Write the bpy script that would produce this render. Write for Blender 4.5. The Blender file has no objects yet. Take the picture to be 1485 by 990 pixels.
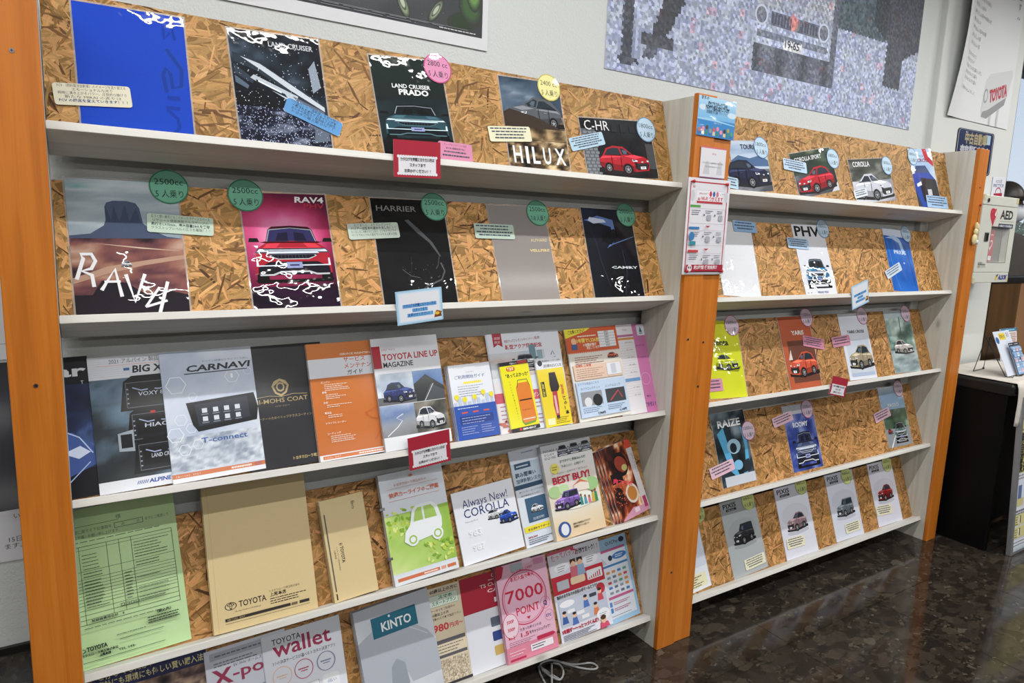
import bpy, math, random
import numpy as np
from mathutils import Vector, Matrix
random.seed(7)
S=bpy.context.scene; COL=S.collection; D=bpy.data
# ---------------------------------------------------------------- camera (fitted to the photograph, 1485x990)
FP=996.6; YAW,PITCH,ROLL=0.57153,-0.15991,0.03616; CAM=Vector((0.02886,-1.65707,1.50343))
fw=Vector((math.sin(YAW)*math.cos(PITCH),math.cos(YAW)*math.cos(PITCH),math.sin(PITCH)))
rt=Vector((math.cos(YAW),-math.sin(YAW),0)); up=rt.cross(fw)
r2=rt*math.cos(ROLL)+up*math.sin(ROLL); u2=up*math.cos(ROLL)-rt*math.sin(ROLL)
cd=D.cameras.new('camera'); cam=D.objects.new('camera',cd); COL.objects.link(cam); S.camera=cam
cd.sensor_fit='HORIZONTAL'; cd.sensor_width=36; cd.lens=FP/1485*36; cd.clip_start=.05; cd.clip_end=300
m=Matrix.Identity(4)
for i in range(3): m[i][0]=r2[i]; m[i][1]=u2[i]; m[i][2]=-fw[i]; m[i][3]=CAM[i]
cam.matrix_world=m
# ---------------------------------------------------------------- world (bright overcast sky)
w=D.worlds.new('sky'); S.world=w; w.use_nodes=True; nt=w.node_tree; bg=nt.nodes['Background']
tc=nt.nodes.new('ShaderNodeTexCoord'); sx=nt.nodes.new('ShaderNodeSeparateXYZ'); mr=nt.nodes.new('ShaderNodeMapRange'); mr.inputs[1].default_value=-.1; mr.inputs[2].default_value=.6
cr=nt.nodes.new('ShaderNodeValToRGB'); cr.color_ramp.elements[0].color=(.80,.90,1.0,1); cr.color_ramp.elements[1].color=(.50,.68,1.0,1)
nt.links.new(tc.outputs['Generated'],sx.inputs[0]); nt.links.new(sx.outputs[2],mr.inputs[0]); nt.links.new(mr.outputs[0],cr.inputs[0]); nt.links.new(cr.outputs[0],bg.inputs[0])
bg.inputs[1].default_value=1.05
# ---------------------------------------------------------------- ceiling lamps' light (fixtures are built further down)
CEIL=2.95
LAMPS=[(x,y) for y in (-.75,-2.1,-3.7,-5.3) for x in (-1.0,.9,2.8,4.7,6.6)]
LAMP_W=21.5
for i,(x,y) in enumerate(LAMPS):
    l=D.lights.new('tube_light','AREA'); l.shape='RECTANGLE'; l.size=1.22; l.size_y=.035; l.energy=LAMP_W; l.color=(1.0,.985,.965)
    o=D.objects.new('tube_light',l); o.location=(x,y,CEIL-.062); COL.objects.link(o)
S.view_settings.view_transform='Standard'; S.view_settings.look='None'; S.view_settings.gamma=1; S.view_settings.exposure=-0.15
S.cycles.max_bounces=8; S.cycles.transparent_max_bounces=12; S.cycles.use_denoising=True; S.cycles.sample_clamp_indirect=6

# ---------------------------------------------------------------- fitted rack numbers
PW=.089; XM=1.7626; XF=3.6603; PT=.0189; PH=1.9632; YF=.0253; TH=.0177; PD=.178; HP=1.9563; LS=.152; SS=.0398; WALLY=.215; PILY=.185
A0={1:.2711,2:.3498,3:.3403,4:.3403,5:.3403}; OH={1:.296,2:.311,3:.311,4:.311,5:.311}
Z0={1:1.6819,2:1.3054,3:.8992,4:.5098,5:.1168}
EL={1:.0042,2:-.0074,3:-.0022,4:-.026,5:-.005}; GR={1:-.0062,2:-.0129,3:.0037,4:.0048,5:.0043}
RX={0:(0.,XM),1:(XM+2*PW,XF)}
def shelf_z(rk,i): return (Z0[i]+EL[i],Z0[i]) if rk==0 else (Z0[i]+GR[i],)*2
def ray(u,v): return CAM,(r2*((u-742.5)/FP)-u2*((v-495)/FP)+fw)
def on(ax,val,u,v):
    C,d=ray(u,v); return C+d*((val-C[ax])/d[ax])
def frame(rk,i,n=0.):
    x0,x1=RX[rk]; zl,zr=shelf_z(rk,i); a=A0[i]; sa,ca=math.sin(a),math.cos(a)
    ex=Vector((x1-x0,0,zr-zl)).normalized(); nn=Vector((0,-ca,sa)); ev=nn.cross(ex).normalized(); nn=ex.cross(ev)
    O=Vector((x0,YF+SS*ca,zl-SS*sa))+nn*n
    return O,ex,ev,nn
def plane_local(fr,u,v):
    O,ex,ev,nn=fr; C,d=ray(u,v); P=C+d*((O-C).dot(nn)/d.dot(nn)); return Vector(((P-O).dot(ex),(P-O).dot(ev)))
def rectfit(fr,px,snap=False):   # px: TL,TR,BR,BL seen in the photograph -> centre-bottom, width, height, roll on a real surface
    TL,TR,BR,BL=[plane_local(fr,*p) for p in px]
    e=((TR-TL)+(BR-BL)); roll=math.atan2(e.y,e.x)
    lv=((TL-BL)+(TR-BR)); rl2=math.atan2(-lv.x,lv.y)
    roll=rl2 if snap else (roll+rl2)/2
    c,s=math.cos(roll),math.sin(roll); X=Vector((c,s)); Y=Vector((-s,c))
    W=((TR-TL).dot(X)+(BR-BL).dot(X))/2; H=((TL-BL).dot(Y)+(TR-BR).dot(Y))/2
    ctr=(TL+TR+BR+BL)/4; B=ctr-Y*(H/2)
    if snap:
        low=min((B-X*(W/2)).y,(B+X*(W/2)).y); H+=(low-.0005)/c; B=B-Y*((low-.0005)/c)
    return B,W,H,roll
def mat_from(fr,B,roll):
    O,ex,ev,nn=fr; c,s=math.cos(roll),math.sin(roll); X=ex*c+ev*s; Y=ev*c-ex*s; P=O+ex*B.x+ev*B.y
    M=Matrix.Identity(4)
    for i in range(3): M[i][0]=X[i]; M[i][1]=Y[i]; M[i][2]=nn[i]; M[i][3]=P[i]
    return M
# ---------------------------------------------------------------- colour + material helpers
def lin(c):
    if isinstance(c,str): c=tuple(int(c[i:i+2],16) for i in (0,2,4))
    c=np.asarray(c,float)/255.; return np.where(c<=.04045,c/12.92,((c+.055)/1.055)**2.4)
def lc(c): return tuple(float(x) for x in lin(c))+(1.,)
class NT:
    def __init__(s,name):
        s.m=D.materials.new(name); s.m.use_nodes=True; s.t=s.m.node_tree; s.b=s.t.nodes['Principled BSDF']
    def n(s,typ,**k):
        o=s.t.nodes.new('ShaderNode'+typ)
        for a,b in k.items():
            if a.startswith('i_'): o.inputs[a[2:].replace('_',' ')].default_value=b
            elif a.startswith('j'): o.inputs[int(a[1:])].default_value=b
            else: setattr(o,a,b)
        return o
    def l(s,a,b): s.t.links.new(a,b)
    def ramp(s,fac,stops,interp='LINEAR'):
        r=s.n('ValToRGB'); r.color_ramp.interpolation=interp; e=r.color_ramp.elements
        while len(e)<len(stops): e.new(.5)
        for q,(p,c) in zip(e,stops): q.position=p; q.color=lc(c) if not isinstance(c,float) else (c,c,c,1)
        s.l(fac,r.inputs[0]); return r.outputs[0]
    def noise(s,vec,scale,detail=3,rough=.55,dist=0.):
        o=s.n('TexNoise'); o.inputs['Scale'].default_value=scale; o.inputs['Detail'].default_value=detail; o.inputs['Roughness'].default_value=rough; o.inputs['Distortion'].default_value=dist
        if vec is not None: s.l(vec,o.inputs['Vector'])
        return o.outputs[0]
    def map(s,vec,sc,loc=(0,0,0),rot=(0,0,0)):
        o=s.n('Mapping'); o.inputs['Scale'].default_value=sc; o.inputs['Location'].default_value=loc; o.inputs['Rotation'].default_value=rot; s.l(vec,o.inputs['Vector']); return o.outputs[0]
    def mix(s,f,a,b,mode='MIX'):
        o=s.n('Mix',data_type='RGBA',blend_type=mode)
        for sock,v in ((o.inputs[0],f),(o.inputs[6],a),(o.inputs[7],b)):
            if hasattr(v,'links'): s.l(v,sock)
            elif isinstance(v,(int,float)): sock.default_value=v
            else: sock.default_value=lc(v)
        return o.outputs[2]
    def bump(s,h,st,dist=.001,into='Normal'):
        o=s.n('Bump'); o.inputs['Strength'].default_value=st; o.inputs['Distance'].default_value=dist; s.l(h,o.inputs['Height']); s.l(o.outputs[0],s.b.inputs[into])
def plain(name,c,rough=.5,metal=0.,spec=.5,coat=0.,alpha=1.,emit=0.):
    M=NT(name); tcn=M.n('TexCoord'); nz=M.noise(tcn.outputs['Object'],9.,3)
    col=M.mix(nz,[x*.93 for x in (lin(c)*0+np.asarray(c if not isinstance(c,str) else [int(c[i:i+2],16) for i in (0,2,4)],float))],c)
    M.l(col,M.b.inputs['Base Color']); M.b.inputs['Roughness'].default_value=rough; M.b.inputs['Metallic'].default_value=metal; M.b.inputs['Specular IOR Level'].default_value=spec
    M.b.inputs['Coat Weight'].default_value=coat; M.b.inputs['Alpha'].default_value=alpha
    if emit: M.b.inputs['Emission Color'].default_value=lc(c); M.b.inputs['Emission Strength'].default_value=emit
    return M.m
def print_mat(name,rough,coat=0.,wav=0.,spec=.4,metal=0.):
    M=NT(name); a=M.n('Attribute',attribute_name='Col'); g=M.n('NewGeometry'); nz=M.noise(g.outputs['Position'],900.,2)
    c=M.mix(M.ramp(nz,[(.35,(236,236,236)),(.6,(255,255,255))]),a.outputs['Color'],a.outputs['Color'],'MIX')
    M.l(M.mix(.12,a.outputs['Color'],M.ramp(nz,[(.3,(0,0,0)),(.7,(255,255,255))]),'SOFT_LIGHT'),M.b.inputs['Base Color'])
    M.b.inputs['Roughness'].default_value=rough; M.b.inputs['Specular IOR Level'].default_value=spec
    if coat:
        M.b.inputs['Coat Weight'].default_value=coat; M.b.inputs['Coat Roughness'].default_value=.02 if wav else .12; M.b.inputs['Coat IOR'].default_value=1.5
        if wav:
            oi=M.n('ObjectInfo'); ad=M.n('VectorMath',operation='ADD'); M.l(g.outputs['Position'],ad.inputs[0]); M.l(oi.outputs['Location'],ad.inputs[1])
            h1=M.noise(ad.outputs[0],8.,1.2,.4); h2=M.noise(ad.outputs[0],34.,1.,.4); mm=M.n('Math',operation='MULTIPLY_ADD'); M.l(h2,mm.inputs[0]); mm.inputs[1].default_value=.14; M.l(h1,mm.inputs[2])
            M.bump(mm.outputs[0],1.,wav,'Coat Normal')
    return M.m
M_PRINT=print_mat('matt_print',.6); M_GLOSS=print_mat('glossy_print',.38,.18,0.,.2); M_LAM=print_mat('laminated_print',.5,.85,.0075,.08)
M_CARD=print_mat('laminated_card',.5,.45,.004,.15)
M_FILM=plain('laminating_film',(225,228,230),.08,alpha=.35,coat=1.)
M_PAPER=plain('paper_edge',(214,216,222),.7); M_KRAFT=plain('kraft_edge',(176,152,112),.8); M_BLACK=plain('black_laminate',(14,14,15),.35); M_METAL=plain('steel',(150,152,155),.3,metal=1.)
M_DKWIRE=plain('dark_wire',(60,60,62),.4,metal=.6)
def wood(name,cols,axis=2,rough=.45,spec=.3,kn=(60,35,20),knot=1.,grain=.5):
    M=NT(name); g=M.n('NewGeometry'); oi=M.n('ObjectInfo'); cb=M.n('Vector Math'.replace(' ',''),operation='SCALE'); M.l(oi.outputs['Random'],cb.inputs['Scale']); cb.inputs[0].default_value=(7,3,11)
    ad=M.n('VectorMath',operation='ADD'); M.l(g.outputs['Position'],ad.inputs[0]); M.l(cb.outputs[0],ad.inputs[1]); P=ad.outputs[0]
    sc=[28.,28.,28.]; sc[axis]=1.3; wv=M.noise(M.map(P,sc),1.,5,.6,.8)
    sc2=[260.,260.,260.]; sc2[axis]=7.; fine=M.noise(M.map(P,sc2),1.,3,.6)
    c=M.ramp(wv,[(.25,cols[0]),(.48,cols[1]),(.72,cols[2])]); c=M.mix(grain*.4,c,M.ramp(fine,[(.3,(70,70,70)),(.65,(190,190,190))]),'OVERLAY')
    ks=[7.,7.,7.]; ks[axis]=3.2
    vo=M.n('TexVoronoi'); vo.inputs['Scale'].default_value=1.; vo.inputs['Randomness'].default_value=1.; M.l(M.map(P,ks),vo.inputs['Vector'])
    kf=M.ramp(vo.outputs['Distance'],[(.035,1.*knot),(.075,.35*knot),(.13,0.)]); c=M.mix(kf,c,kn)
    M.l(c,M.b.inputs['Base Color']); M.b.inputs['Roughness'].default_value=rough; M.b.inputs['Specular IOR Level'].default_value=spec
    M.bump(fine,.25,.0006); return M.m
M_ORANGE=wood('orange_stained_pine',[(176,98,26),(196,114,34),(208,128,46)],2,.42,.4,(120,78,22),.9,.3)
M_WHITEX=wood('whitewashed_pine',[(200,198,191),(213,212,207),(224,223,219)],0,.55,.3,(120,112,98),.5,.2)
M_WHITEZ=wood('whitewashed_side',[(186,183,172),(202,200,190),(214,212,205)],2,.55,.3,(110,100,84),.5,.2)
M_BROWN=wood('brown_veneer',[(66,44,20),(78,54,26),(88,62,32)],2,.45,.3,(70,40,20),0,.2)
def osb():
    M=NT('oriented_strand_board'); a=M.n('Attribute',attribute_name='Col'); uv=M.n('UVMap')
    gr=M.noise(M.map(uv.outputs[0],(14,330,1)),1.,4,.65,.3); c=M.mix(.55,a.outputs['Color'],M.ramp(gr,[(.28,(70,62,50)),(.5,(130,130,130)),(.72,(186,182,170))]),'OVERLAY')
    M.l(c,M.b.inputs['Base Color']); M.b.inputs['Roughness'].default_value=.55; M.b.inputs['Specular IOR Level'].default_value=.3; M.bump(gr,.3,.0006); return M.m
M_OSB=osb()
# ---------------------------------------------------------------- object helpers
class MB:
    def __init__(s): s.v=[]; s.f=[]; s.m=[]; s.c=[]
    def add(s,vs,fs,mi=0,c=None):
        b=len(s.v); s.v+=[tuple(v) for v in vs]
        for f in fs: s.f.append([b+i for i in f]); s.m.append(mi); s.c.append(c)
    def box(s,x0,y0,z0,x1,y1,z1,mi=0,c=None,bev=0.):
        if bev<=0:
            s.add([(x0,y0,z0),(x1,y0,z0),(x1,y1,z0),(x0,y1,z0),(x0,y0,z1),(x1,y0,z1),(x1,y1,z1),(x0,y1,z1)],[(0,3,2,1),(4,5,6,7),(0,1,5,4),(1,2,6,5),(2,3,7,6),(3,0,4,7)],mi,c); return
        import bmesh
        bm=bmesh.new(); bmesh.ops.create_cube(bm,size=1.)
        for v in bm.verts: v.co=Vector(((x0+x1)/2+v.co.x*(x1-x0),(y0+y1)/2+v.co.y*(y1-y0),(z0+z1)/2+v.co.z*(z1-z0)))
        bmesh.ops.bevel(bm,geom=list(bm.edges),offset=bev,segments=2,affect='EDGES',profile=.5)
        bm.verts.index_update(); s.add([v.co for v in bm.verts],[[v.index for v in f.verts] for f in bm.faces],mi,c); bm.free()
    def prism(s,pts,ax,a,b,mi=0,c=None):   # closed outline extruded along an axis
        def P(p,t):
            q=[p[0],p[1]]; q.insert(ax,t); return tuple(q)
        n=len(pts); vs=[P(p,a) for p in pts]+[P(p,b) for p in pts]
        fs=[tuple(range(n))[::-1],tuple(range(n,2*n))]+[(i,(i+1)%n,n+(i+1)%n,n+i) for i in range(n)]
        s.add(vs,fs,mi,c)
    def tube(s,pts,r,n=8,mi=0,c=None):
        pts=[Vector(p) for p in pts]; rings=[]; rr=r if isinstance(r,(list,tuple)) else [r]*len(pts)
        for i,p in enumerate(pts):
            t=(pts[min(i+1,len(pts)-1)]-pts[max(i-1,0)]).normalized(); a=t.cross(Vector((0,0,1)))
            if a.length<.05: a=t.cross(Vector((1,0,0)))
            a.normalize(); b=t.cross(a); rings.append([p+(a*math.cos(2*math.pi*k/n)+b*math.sin(2*math.pi*k/n))*rr[i] for k in range(n)])
        vs=[v for g in rings for v in g]; fs=[]
        for i in range(len(pts)-1):
            for k in range(n): fs.append((i*n+k,i*n+(k+1)%n,(i+1)*n+(k+1)%n,(i+1)*n+k))
        fs+=[tuple(range(n))[::-1],tuple(range((len(pts)-1)*n,len(pts)*n))]; s.add(vs,fs,mi,c)
    def ball(s,c0,rx,ry,rz,n=12,m=8,mi=0,c=None):
        vs=[];fs=[]
        for j in range(m+1):
            t=math.pi*j/m
            for k in range(n): p=2*math.pi*k/n; vs.append((c0[0]+rx*math.sin(t)*math.cos(p),c0[1]+ry*math.sin(t)*math.sin(p),c0[2]+rz*math.cos(t)))
        for j in range(m):
            for k in range(n): fs.append((j*n+k,(j+1)*n+k,(j+1)*n+(k+1)%n,j*n+(k+1)%n))
        s.add(vs,fs,mi,c)
    def build(s,name,mats,parent=None,M=None,smooth=False):
        me=D.meshes.new(name); me.from_pydata(s.v,[],s.f); mats=mats if isinstance(mats,(list,tuple)) else [mats]
        for mm in mats: me.materials.append(mm)
        me.polygons.foreach_set('material_index',s.m)
        if any(c is not None for c in s.c):
            at=me.color_attributes.new('Col','FLOAT_COLOR','CORNER'); out=[]
            for f,c in zip(s.f,s.c):
                if c is None: out+= [.7,.7,.72,1.]*len(f)
                elif isinstance(c,list):
                    for q in c: out+=[q[0],q[1],q[2],1.]
                else: out+=[c[0],c[1],c[2],1.]*len(f)
            at.data.foreach_set('color',out)
        if smooth: me.polygons.foreach_set('use_smooth',[True]*len(s.f))
        me.update(); o=D.objects.new(name,me); COL.objects.link(o)
        if parent: o.parent=parent
        if M is not None: o.matrix_world=M
        return o
def tag(o,label=None,cat=None,group=None,kind=None):
    for k,v in (('label',label),('category',cat),('group',group),('kind',kind)):
        if v: o[k]=v
    return o
def empty(name,loc,label,cat,group=None):
    o=D.objects.new(name,None); o.empty_display_size=.05; o.location=loc; COL.objects.link(o); return tag(o,label,cat,group)
def copy_tree(o,parent=None):
    c=o.copy(); COL.objects.link(c)
    if parent: c.parent=parent; c.matrix_parent_inverse=o.matrix_parent_inverse.copy()
    for ch in o.children: copy_tree(ch,c)
    return c
# ---------------------------------------------------------------- flat print: coloured shapes and lettering laid on a sheet
_tc={}
def glyphs(s,bold,res):
    k=(s,bold,res)
    if k in _tc: return _tc[k]
    c=D.curves.new('lettering','FONT'); c.body=s; c.size=1; c.resolution_u=res; c.offset=bold
    o=D.objects.new('lettering',c); COL.objects.link(o); dg=bpy.context.evaluated_depsgraph_get(); ev=o.evaluated_get(dg); me=ev.to_mesh()
    n=len(me.vertices); co=np.empty(n*3); me.vertices.foreach_get('co',co); co=co.reshape(-1,3)[:,:2].copy(); fs=[tuple(p.vertices) for p in me.polygons if p.normal.z!=0]
    fl=[p.normal.z<0 for p in me.polygons if p.normal.z!=0]; fs=[f[::-1] if g else f for f,g in zip(fs,fl)]
    ev.to_mesh_clear(); D.objects.remove(o); D.curves.remove(c)
    if n==0: co=np.zeros((1,2))
    _tc[k]=(co,fs); return _tc[k]
def vnoise(X,Y,seed,octs=4):
    r=np.zeros_like(X); a=1.; tot=0
    rs=np.random.RandomState(seed)
    for o in range(octs):
        g=rs.rand(64,64); xi=np.floor(X).astype(int); yi=np.floor(Y).astype(int); fx=X-xi; fy=Y-yi; fx=fx*fx*(3-2*fx); fy=fy*fy*(3-2*fy)
        q=lambda i,j: g[(xi+i)%64,(yi+j)%64]
        r+=a*((q(0,0)*(1-fx)+q(1,0)*fx)*(1-fy)+(q(0,1)*(1-fx)+q(1,1)*fx)*fy); tot+=a; a*=.55; X=X*2.03+5; Y=Y*2.03+9
    return r/tot
def palette(t,stops):
    ps=np.array([p for p,_ in stops]); cs=np.array([lin(c) for _,c in stops]); return np.stack([np.interp(t,ps,cs[:,i]) for i in range(3)],-1)
class Art:
    DZ=2.5e-5
    def __init__(s,W,H,z0=0.,base=None): s.W,s.H=W,H; s.mb=MB(); s.k=0; s.z0=z0; s.sx=1.; s.th=1.
    def z(s): s.k+=1; return s.z0+s.k*s.DZ
    def put(s,P,F,c): z=s.z(); s.mb.add([(x*s.sx-s.W/2,y,z) for x,y in P],F,1,c)
    def rect(s,x0,y0,x1,y1,c): s.put([(x0*s.W,y0*s.H),(x1*s.W,y0*s.H),(x1*s.W,y1*s.H),(x0*s.W,y1*s.H)],[(0,1,2,3)],lin(c))
    def grad(s,x0,y0,x1,y1,c0,c1,hor=False,n=6):
        s.field(x0,y0,x1,y1,1 if not hor else n,n if not hor else 1,lambda X,Y:palette(X if hor else Y,[(0,c0),(1,c1)]))
    def field(s,x0,y0,x1,y1,nx,ny,fn):
        xs=np.linspace(0,1,nx+1); ys=np.linspace(0,1,ny+1); X,Y=np.meshgrid(xs,ys); C=fn(X,Y); z=s.z(); b=len(s.mb.v)
        for j in range(ny+1):
            for i in range(nx+1): s.mb.v.append(((x0+(x1-x0)*xs[i])*s.W-s.W/2,(y0+(y1-y0)*ys[j])*s.H,z))
        for j in range(ny):
            for i in range(nx):
                s.mb.f.append([b+j*(nx+1)+i,b+j*(nx+1)+i+1,b+(j+1)*(nx+1)+i+1,b+(j+1)*(nx+1)+i]); s.mb.m.append(1); s.mb.c.append([C[j,i],C[j,i+1],C[j+1,i+1],C[j+1,i]])
    def noise(s,x0,y0,x1,y1,stops,sx=4,sy=6,seed=1,n=(26,34),con=1.6,fn=None):
        def f(X,Y):
            t=np.clip((vnoise(X*sx,Y*sy,seed)-.5)*con+.5,0,1)
            if fn: t=fn(X,Y,t)
            return palette(t,stops)
        s.field(x0,y0,x1,y1,n[0],n[1],f)
    def poly(s,pts,c): s.put([(x*s.W,y*s.H) for x,y in pts],[tuple(range(len(pts)))],lin(c))
    def ell(s,cx,cy,rx,ry,c,n=24,rot=0.):
        cr_,sr_=math.cos(rot),math.sin(rot); P=[]
        for k in range(n):
            a=2*math.pi*k/n; x,y=rx*s.W*math.cos(a),ry*s.W*math.sin(a); P.append((cx*s.W+x*cr_-y*sr_,cy*s.H+x*sr_+y*cr_))
        s.put(P,[tuple(range(n))],lin(c))
    def ring(s,cx,cy,rx,ry,t,c,n=28):
        P=[]
        for q in (1.,1.-t):
            for k in range(n): a=2*math.pi*k/n; P.append((cx*s.W+rx*q*s.W*math.cos(a),cy*s.H+ry*q*s.W*math.sin(a)))
        s.put(P,[(k,(k+1)%n,n+(k+1)%n,n+k) for k in range(n)],lin(c))
    def line(s,pts,wd,c):
        P=[Vector((x*s.W,y*s.H)) for x,y in pts]; h=wd*s.W/2; L=[];R=[]
        for i,p in enumerate(P):
            t=(P[min(i+1,len(P)-1)]-P[max(i-1,0)]); t=t.normalized() if t.length else Vector((1,0)); nn=Vector((-t.y,t.x)); L.append(p+nn*h); R.append(p-nn*h)
        n=len(P); s.put([tuple(p) for p in L+R],[(n+i,n+i+1,i+1,i) for i in range(n-1)],lin(c))
    def frame(s,x0,y0,x1,y1,t,c):
        tx=t; ty=t*s.W/s.H
        s.rect(x0,y0,x1,y0+ty,c);s.rect(x0,y1-ty,x1,y1,c);s.rect(x0,y0,x0+tx,y1,c);s.rect(x1-tx,y0,x1,y1,c)
    def rrect(s,x0,y0,x1,y1,r,c):
        P=[];w_,h_=s.W,s.H; r=r*w_
        for cx,cy,a0 in ((x1*w_-r,y1*h_-r,0),(x0*w_+r,y1*h_-r,90),(x0*w_+r,y0*h_+r,180),(x1*w_-r,y0*h_+r,270)):
            for k in range(5): a=math.radians(a0+k*22.5); P.append((cx+r*math.cos(a),cy+r*math.sin(a)))
        s.put(P,[tuple(range(len(P)))],lin(c))
    def t(s,txt,x,y,size,c,w=None,b=0.,sh=0.,rot=0.,al='l',h=None,res=2):
        if not any('!'<=ch<='~' for ch in txt) or size*s.W<.012: res=1
        co,fs=glyphs(txt,b,res); 
        if not fs: return
        mn=co.min(0); mx=co.max(0); q=co-np.array([mn[0],0.]); wd=mx[0]-mn[0]; sc=size*s.W
        sx_=sc if w is None else w*s.W/wd; sy=sc
        q=q*np.array([sx_,sy]); W0=wd*sx_
        if al=='c': q[:,0]-=W0/2
        elif al=='r': q[:,0]-=W0
        q[:,0]+=q[:,1]*sh; c_,s_=math.cos(rot),math.sin(rot)
        X=q[:,0]*c_-q[:,1]*s_+x*s.W; Y=q[:,0]*s_+q[:,1]*c_+y*s.H
        s.put(list(zip(X.tolist(),Y.tolist())),fs,lin(c))
    def bars(s,x0,x1,y,n,gap,th,c,seed=0,full=.6):   # lines of text too small to read
        rr=random.Random(seed)
        for i in range(n):
            yy=y-i*gap; x=x0; e=x0+(x1-x0)*(full+(1-full)*rr.random())
            while x<e:
                d=min((x1-x0)*(.03+.10*rr.random()),e-x); s.rect(x,yy,x+d,yy+th*s.th,c); x+=d+(x1-x0)*.018
    def dots(s,x0,y0,x1,y1,n,r,c,seed=0,fn=None):
        rr=random.Random(seed); P=[];F=[]
        for i in range(n):
            x=x0+(x1-x0)*rr.random(); y=y0+(y1-y0)*rr.random()
            if fn and rr.random()>fn((x-x0)/(x1-x0),(y-y0)/(y1-y0)): continue
            q=r*s.W*(.4+.9*rr.random()); b=len(P); X,Y=x*s.W,y*s.H; P+=[(X-q,Y),(X,Y-q*.8),(X+q,Y+q*.1),(X+q*.2,Y+q)]; F.append((b,b+1,b+2,b+3))
        s.put(P,F,lin(c))
    def tf(s,x,y,w,h,pts,mir=False): return [(x+((1-a) if mir else a)*w,y+b*h) for a,b in pts]
    def car(s,x,y,w,h,body,kind='suv',mir=False,dark=(22,24,28),glass=(38,48,58),hi=None,plate=True,shadow=(30,30,34)):
        """three-quarter view, nose to the right (mir: to the left)"""
        P=lambda pts,c:s.poly(s.tf(x,y,w,h,pts,mir),c)
        bc=np.array([int(body[i:i+2],16) for i in (0,2,4)] if isinstance(body,str) else body,float); dk=bc*.45; md=bc*.75; hl=np.clip(bc*1.25+28,0,255) if hi is None else hi
        roof={'suv':[(.10,.66),(.17,.90),(.30,.99),(.55,.97),(.70,.70)],'hatch':[(.08,.62),(.16,.86),(.30,.95),(.50,.93),(.68,.66)],'sedan':[(.03,.60),(.16,.68),(.30,.90),(.50,.91),(.68,.64)],
              'box':[(.03,.66),(.05,.98),(.20,1.0),(.60,.99),(.70,.68)],'wagon':[(.03,.64),(.10,.86),(.30,.95),(.50,.93),(.70,.64)],'truck':[(.02,.58),(.06,.66),(.20,.92),(.50,.95),(.68,.70)]}[kind]
        P([(-.03,.06),(.55,-.04),(1.02,.04),(1.04,.14),(.5,.2),(-.02,.2)],shadow)
        P([(.01,.28),(.01,.52),roof[0]]+roof[1:-1]+[roof[-1],(.90,.60),(.985,.50),(1.,.30),(.97,.12),(.70,.07),(.44,.09),(.10,.16)],body)
        P([(.01,.28),(.01,.40),(.42,.30),(.70,.26),(.70,.07),(.44,.09),(.10,.16)],md)
        r=roof; P([(r[0][0]+.03,r[0][1]+.01),(r[1][0]+.025,r[1][1]-.03),(.30,r[2][1]-.06),(.40,r[2][1]-.07),(.45,.64)],glass)
        P([(.47,.65),(.43,r[2][1]-.07),(r[3][0]-.01,r[3][1]-.06),(r[4][0]-.02,r[4][1]+.01)],glass)
        P([(.50,.68),(.47,r[3][1]-.12),(.53,r[3][1]-.12),(.60,.69)],np.clip(np.array(glass)*1.6+25,0,255))
        P([(.02,.50),(.08,.60),(.45,.60),(.47,.57),(.10,.53)],hl)
        P([(.50,.60),(.70,.66),(.88,.58),(.72,.52)],hl)
        for cx,cy,a,b in ((.17,.20,.075,.17),(.54,.15,.095,.19)):
            def E(kx,ky,c,n=18): P([(cx+kx*math.cos(2*math.pi*k/n),cy+ky*math.sin(2*math.pi*k/n)) for k in range(n)],c)
            E(a*1.12,b*1.12,dk); E(a,b,(18,18,20)); E(a*.66,b*.68,(120,124,130)); E(a*.52,b*.54,(48,50,54))
            for k in range(5):
                t=2*math.pi*k/5+.3; P([(cx+a*.12*math.cos(t+1.6),cy+b*.12*math.sin(t+1.6)),(cx+a*.62*math.cos(t),cy+b*.62*math.sin(t)),(cx+a*.12*math.cos(t-1.6),cy+b*.12*math.sin(t-1.6))],(165,168,174))
            E(a*.14,b*.15,(165,168,174),8)
        P([(.70,.42),(.76,.36),(.97,.38),(.985,.30),(.95,.16),(.75,.13),(.70,.2)],dark)
        for k in range(4): P([(.74,.33-k*.045),(.96,.35-k*.045),(.96,.335-k*.045),(.74,.315-k*.045)],(70,73,78))
        P([(.645,.50),(.75,.47),(.76,.42),(.66,.42)],(228,234,240)); P([(.94,.47),(.985,.47),(.985,.42),(.95,.42)],(220,228,236)); P([(.66,.49),(.72,.47),(.70,.44),(.665,.45)],(60,66,80))
        P([(.83,.43),(.87,.43),(.87,.39),(.83,.39)],(200,204,210))
        if plate: P([(.80,.25),(.91,.26),(.91,.17),(.80,.16)],(236,238,240)); P([(.825,.225),(.885,.23),(.885,.20),(.825,.195)],(110,114,120))
        P([(.56,.66),(.615,.66),(.615,.72),(.565,.73)],dk); P([(.24,.20),(.24,.60),(.25,.60),(.25,.20)],dk); P([(.415,.22),(.43,.60),(.44,.60),(.425,.22)],dk); P([(.12,.66),(.45,.64),(.45,.625),(.12,.645)],dk); P([(.28,.50),(.34,.505),(.34,.485),(.28,.48)],hl)
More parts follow.
